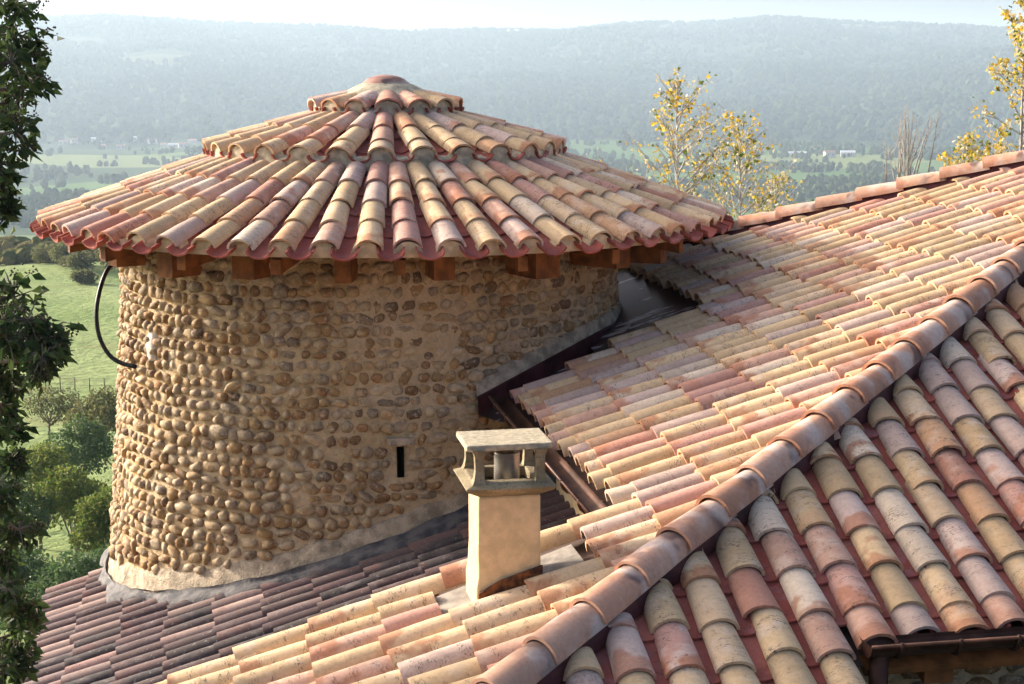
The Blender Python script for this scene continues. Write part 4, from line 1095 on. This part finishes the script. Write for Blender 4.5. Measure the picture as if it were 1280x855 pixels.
def house_walls():
    def strip(name, segs, top, mat):
        G = Geo()
        for (a0, w0), (a1, w1) in segs:
            z0, z1 = top(a0, w0), top(a1, w1)
            G.add([pt(a0, w0, -9.6), pt(a1, w1, -9.6), pt(a1, w1, z1), pt(a0, w0, z0)], [(0, 1, 2, 3)], False)
        return G.build(name, mat, house_e)
    tA = lambda a, w: zA(a) - .17; tB = lambda b, w: zB(w) - .2
    strip('wall', [((-1.6, VERGE - .2), (2.55, VERGE - .2)), ((2.55, VERGE - .2), (2.55, 11.75)), ((2.55, 11.75), (4.05, 12.2)), ((4.05, 12.2), (4.05, 15.0)), ((-1.6, 4.3), (-1.6, VERGE - .2))], tA, M['wall'])
    wb = strip('wall', [((2.55, 7.28), (12.7, 7.28)), ((2.62, 4.3), (2.62, 7.28)), ((-1.6, 4.3), (2.62, 4.3)), ((12.7, 7.28), (12.7, 12))], tB, M['wall'])
    rd = random.Random(8)
    Xd, Yd = uA, uB
    for r in range(6):
        b = 3.0
        while b < 4.6:
            w = rd.uniform(.12, .2); h = rd.uniform(.045, .065); P = pt(b + w / 2, 7.285, -2.86 - r * .125)
            m = Matrix(((Xd[0], Yd[0], 0, P[0]), (Xd[1], Yd[1], 0, P[1]), (0, 0, 1, P[2]), (0, 0, 0, 1))) @ Matrix.Rotation(rd.gauss(0, .2), 4, 'Y') @ Matrix.Diagonal((w * .5, .05, h, 1))
            link_copy('cobble', COB.me[rd.randrange(len(COB.me))], m, wb); b += w + .03
    for b in (3.42, 4.02, 4.62, 5.22, 5.82):
        v = []
        for w, z0, z1 in ((7.30, zB(7.3) - .42, zB(7.3) - .19), (6.93, zB(6.93) - .34, zB(6.93) - .19)):
            for sx, z in ((-1, z0), (1, z0), (1, z1), (-1, z1)): v.append(pt(b + sx * .075, w, z))
        Geo().add(v, [(0, 3, 2, 1), (4, 5, 6, 7), (0, 1, 5, 4), (1, 2, 6, 5), (2, 3, 7, 6), (3, 0, 4, 7)], False).build('rafter', M['wood'], house_e)
    Geo().box(pB(7.6, B_EAVE + .03, -.19), uA * 4.6, UB3 * .05, NB3 * .02).build('eaves_board', M['wood'], house_e)
    Geo().tube([pt(B_NOTCH + .13, B_EAVE - .055, zB(B_EAVE) - .09), pt(B_NOTCH + .13, B_EAVE - .055, -9.4)], .045, 12).build('downpipe', M['copper'], house_e)
house_walls()

def valley_flashing():
    """painted metal channel between the tower and the sunny slope"""
    # foot line along the tower wall, by angle; height follows the slope of the roof
    ths = np.linspace(.44, 1.62, 26); V = []; W = []
    TH_S = 1.36                                  # where the wall turns out of sight
    def zt(th):
        q = cyl(WX, min(th, TH_S), 2.23, -2.2); u = px(q)[0]
        return float(at(u, 480 - (u - 620) * .53, q[1])[2])
    for th in ths:
        z = zt(th)
        V += [cyl(WX, th, wall_r(z) + .045, z), cyl(WX, th, wall_r(z) + .075, z - .015), cyl(WX, th, wall_r(z) + .085, z - .17)]
    F = [(i * 3 + k, (i + 1) * 3 + k, (i + 1) * 3 + k + 1, i * 3 + k + 1)[::-1] for i in range(len(ths) - 1) for k in range(2)]
    Geo().add(V, F, False).build('wall_flashing', M['red_metal'], house_e)
    V = []
    for th in ths:
        z = zt(th); V += [cyl(WX, th, wall_r(z) - .02, z + .12 - .045 * (th - .44) + .03 * mnoise.noise((th * 6, 0, 0))), cyl(WX, th, wall_r(z) + .035, z + .08), cyl(WX, th, wall_r(z) + .055, z - .01)]
    Geo().add(V, F, True).build('mortar_fillet', M['skirt'], tower)
    # channel floor, from the foot of the flashing to beneath the tiles
    V = []
    for th in ths:
        z = zt(th); p = cyl(WX, th, wall_r(z) + .07, z - .14); a = float(p @ uA); w = float(p @ uB)
        a2 = max(a + .12, EAVE + .02); w2 = w - .50 if a < 3.3 else w - .75
        q = pt(a2, w2, min(zA(a2) - .15, p[2] + .02))
        for k in (0, .5, 1): V.append(p + (q - p) * k - UP * (.015 if k == .5 else 0))
    F = [(i * 3 + k, i * 3 + k + 1, (i + 1) * 3 + k + 1, (i + 1) * 3 + k) for i in range(len(ths) - 1) for k in range(2)]
    Geo().add(V, F, True).build('valley_sheet', M['valley'], house_e)
    # the wide sheet at the head of the channel, reaching under the upper eave
    P = [(3.0, 12.35), (3.55, 12.2), (4.25, 12.3), (4.25, 14.9), (3.45, 14.9), (3.35, 14.0), (3.05, 13.0)]
    v = [pt(a, w, zA(a) - .13 + .05 * (w - 12.3) / 2) for a, w in P]
    Geo().add(v, [tuple(range(len(v)))], False).build('valley_sheet', M['valley'], house_e)
def valley_material():
    m, nt, b = new_mat("glint_streaked_metal"); g = N(nt); p = g.pos()
    mp = g.n("ShaderNodeMapping"); mp.inputs["Scale"].default_value = (1.3, 3.6, 2.0); mp.inputs["Rotation"].default_value = (0, 0, R(-22)); g.l(p, mp.inputs[0])
    a = g.noise(mp.outputs[0], 1.6, 4.0, 0.6); d = g.noise(p, 9, 4.0)
    c = g.mix(g.ramp(d, .4, .6), (.075, .024, .024), (.040, .030, .032))
    c = g.mix(g.ramp(a, .60, .63), c, (.55, .54, .54))  # pale streaks paint sky reflections onto the metal
    g.l(c, b.inputs["Base Color"]); b.inputs["Roughness"].default_value = .38; b.inputs["Metallic"].default_value = .4
    g.bump(d, .2, .01, b); return m
M['valley'] = valley_material()
valley_flashing()

# ------------------------------------------------------------------ lower wing with old purple tiles
wing = empty('lower_wing', (-1.5, 11.0, -9.5), 'low lean-to with old purple grey tiles at the foot of the tower', 'building')
C_EAVE, C_BACK, C_TOP, C_FRONT = -1.56, 14.32, 2.52, 8.2
v = [pC(a, w, -.13) for a, w in ((C_EAVE, C_FRONT), (C_TOP, C_FRONT), (C_TOP, C_BACK), (C_EAVE, C_BACK))]
deckC = Geo().add(v, [(0, 1, 2, 3)], False).build('roof', M['deck'], wing)
def wing_tiles():
    rd = random.Random(16); cov, chn = [], []; cosA = math.cos(math.atan(TA)); SPC = .182
    for k in range(34):
        w = C_BACK - .09 - SPC * k; rowj = rd.gauss(0, .012)
        rows = [-.08 + .37 * j for j in range(-4, 7)]
        for a in rows:
            if a < C_EAVE: a = C_EAVE
            q = pC(a + .18, w); dr = np.linalg.norm(q[:2] - WX[:2])
            if dr < wall_r(-4) - .05: continue
            L = (min(a + .37, C_TOP) + .08 - a) / cosA
            if L < .12: continue
            aL = a + rowj + rd.gauss(0, .01)
            P = pC(aL, w + rd.gauss(0, .004)) - NA3 * .060
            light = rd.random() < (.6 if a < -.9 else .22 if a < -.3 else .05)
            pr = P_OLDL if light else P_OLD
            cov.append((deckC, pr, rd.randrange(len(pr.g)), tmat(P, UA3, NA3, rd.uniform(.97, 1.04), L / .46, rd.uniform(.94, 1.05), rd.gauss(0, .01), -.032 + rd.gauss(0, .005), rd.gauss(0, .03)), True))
            P = pC(aL, w + SPC / 2) - NA3 * .062
            chn.append((deckC, P_CHAN, rd.randrange(len(P_CHAN.g)), tmat(P, UA3, NA3, .85, L / .46, .8, 0, -.03), False))
    emit(cov, 300); emit(chn, 0)
wing_tiles()
G = Geo()
for (a0, w0), (a1, w1) in (((C_EAVE + .3, 4.3), (C_EAVE + .3, C_BACK - .15)), ((C_EAVE + .3, C_BACK - .15), (C_TOP, C_BACK - .15))):
    G.add([pt(a0, w0, -9.6), pt(a1, w1, -9.6), pC(a1, w1, -.14), pC(a0, w0, -.14)], [(0, 3, 2, 1)], False)
G.build('wall', M['wall'], wing)

# ------------------------------------------------------------------ haze over the valley
def haze():
    x0, x1, y0, y1, z0, z1 = -10000, 10000, -300, 10000, -175, 330
    G = Geo().box(((x0 + x1) / 2, (y0 + y1) / 2, (z0 + z1) / 2), ((x1 - x0) / 2, 0, 0), (0, (y1 - y0) / 2, 0), (0, 0, (z1 - z0) / 2))
    m = bpy.data.materials.new("haze"); m.use_nodes = True; nt = m.node_tree; nt.nodes.clear()
    o = nt.nodes.new("ShaderNodeOutputMaterial"); v = nt.nodes.new("ShaderNodeVolumePrincipled")
    v.inputs["Color"].default_value = (0.64, 0.83, 1.0, 1); v.inputs["Density"].default_value = 1.45e-4; v.inputs["Anisotropy"].default_value = 0.22
    nt.links.new(v.outputs[0], o.inputs["Volume"])
    tag(G.build("haze", m), kind='stuff')
haze()
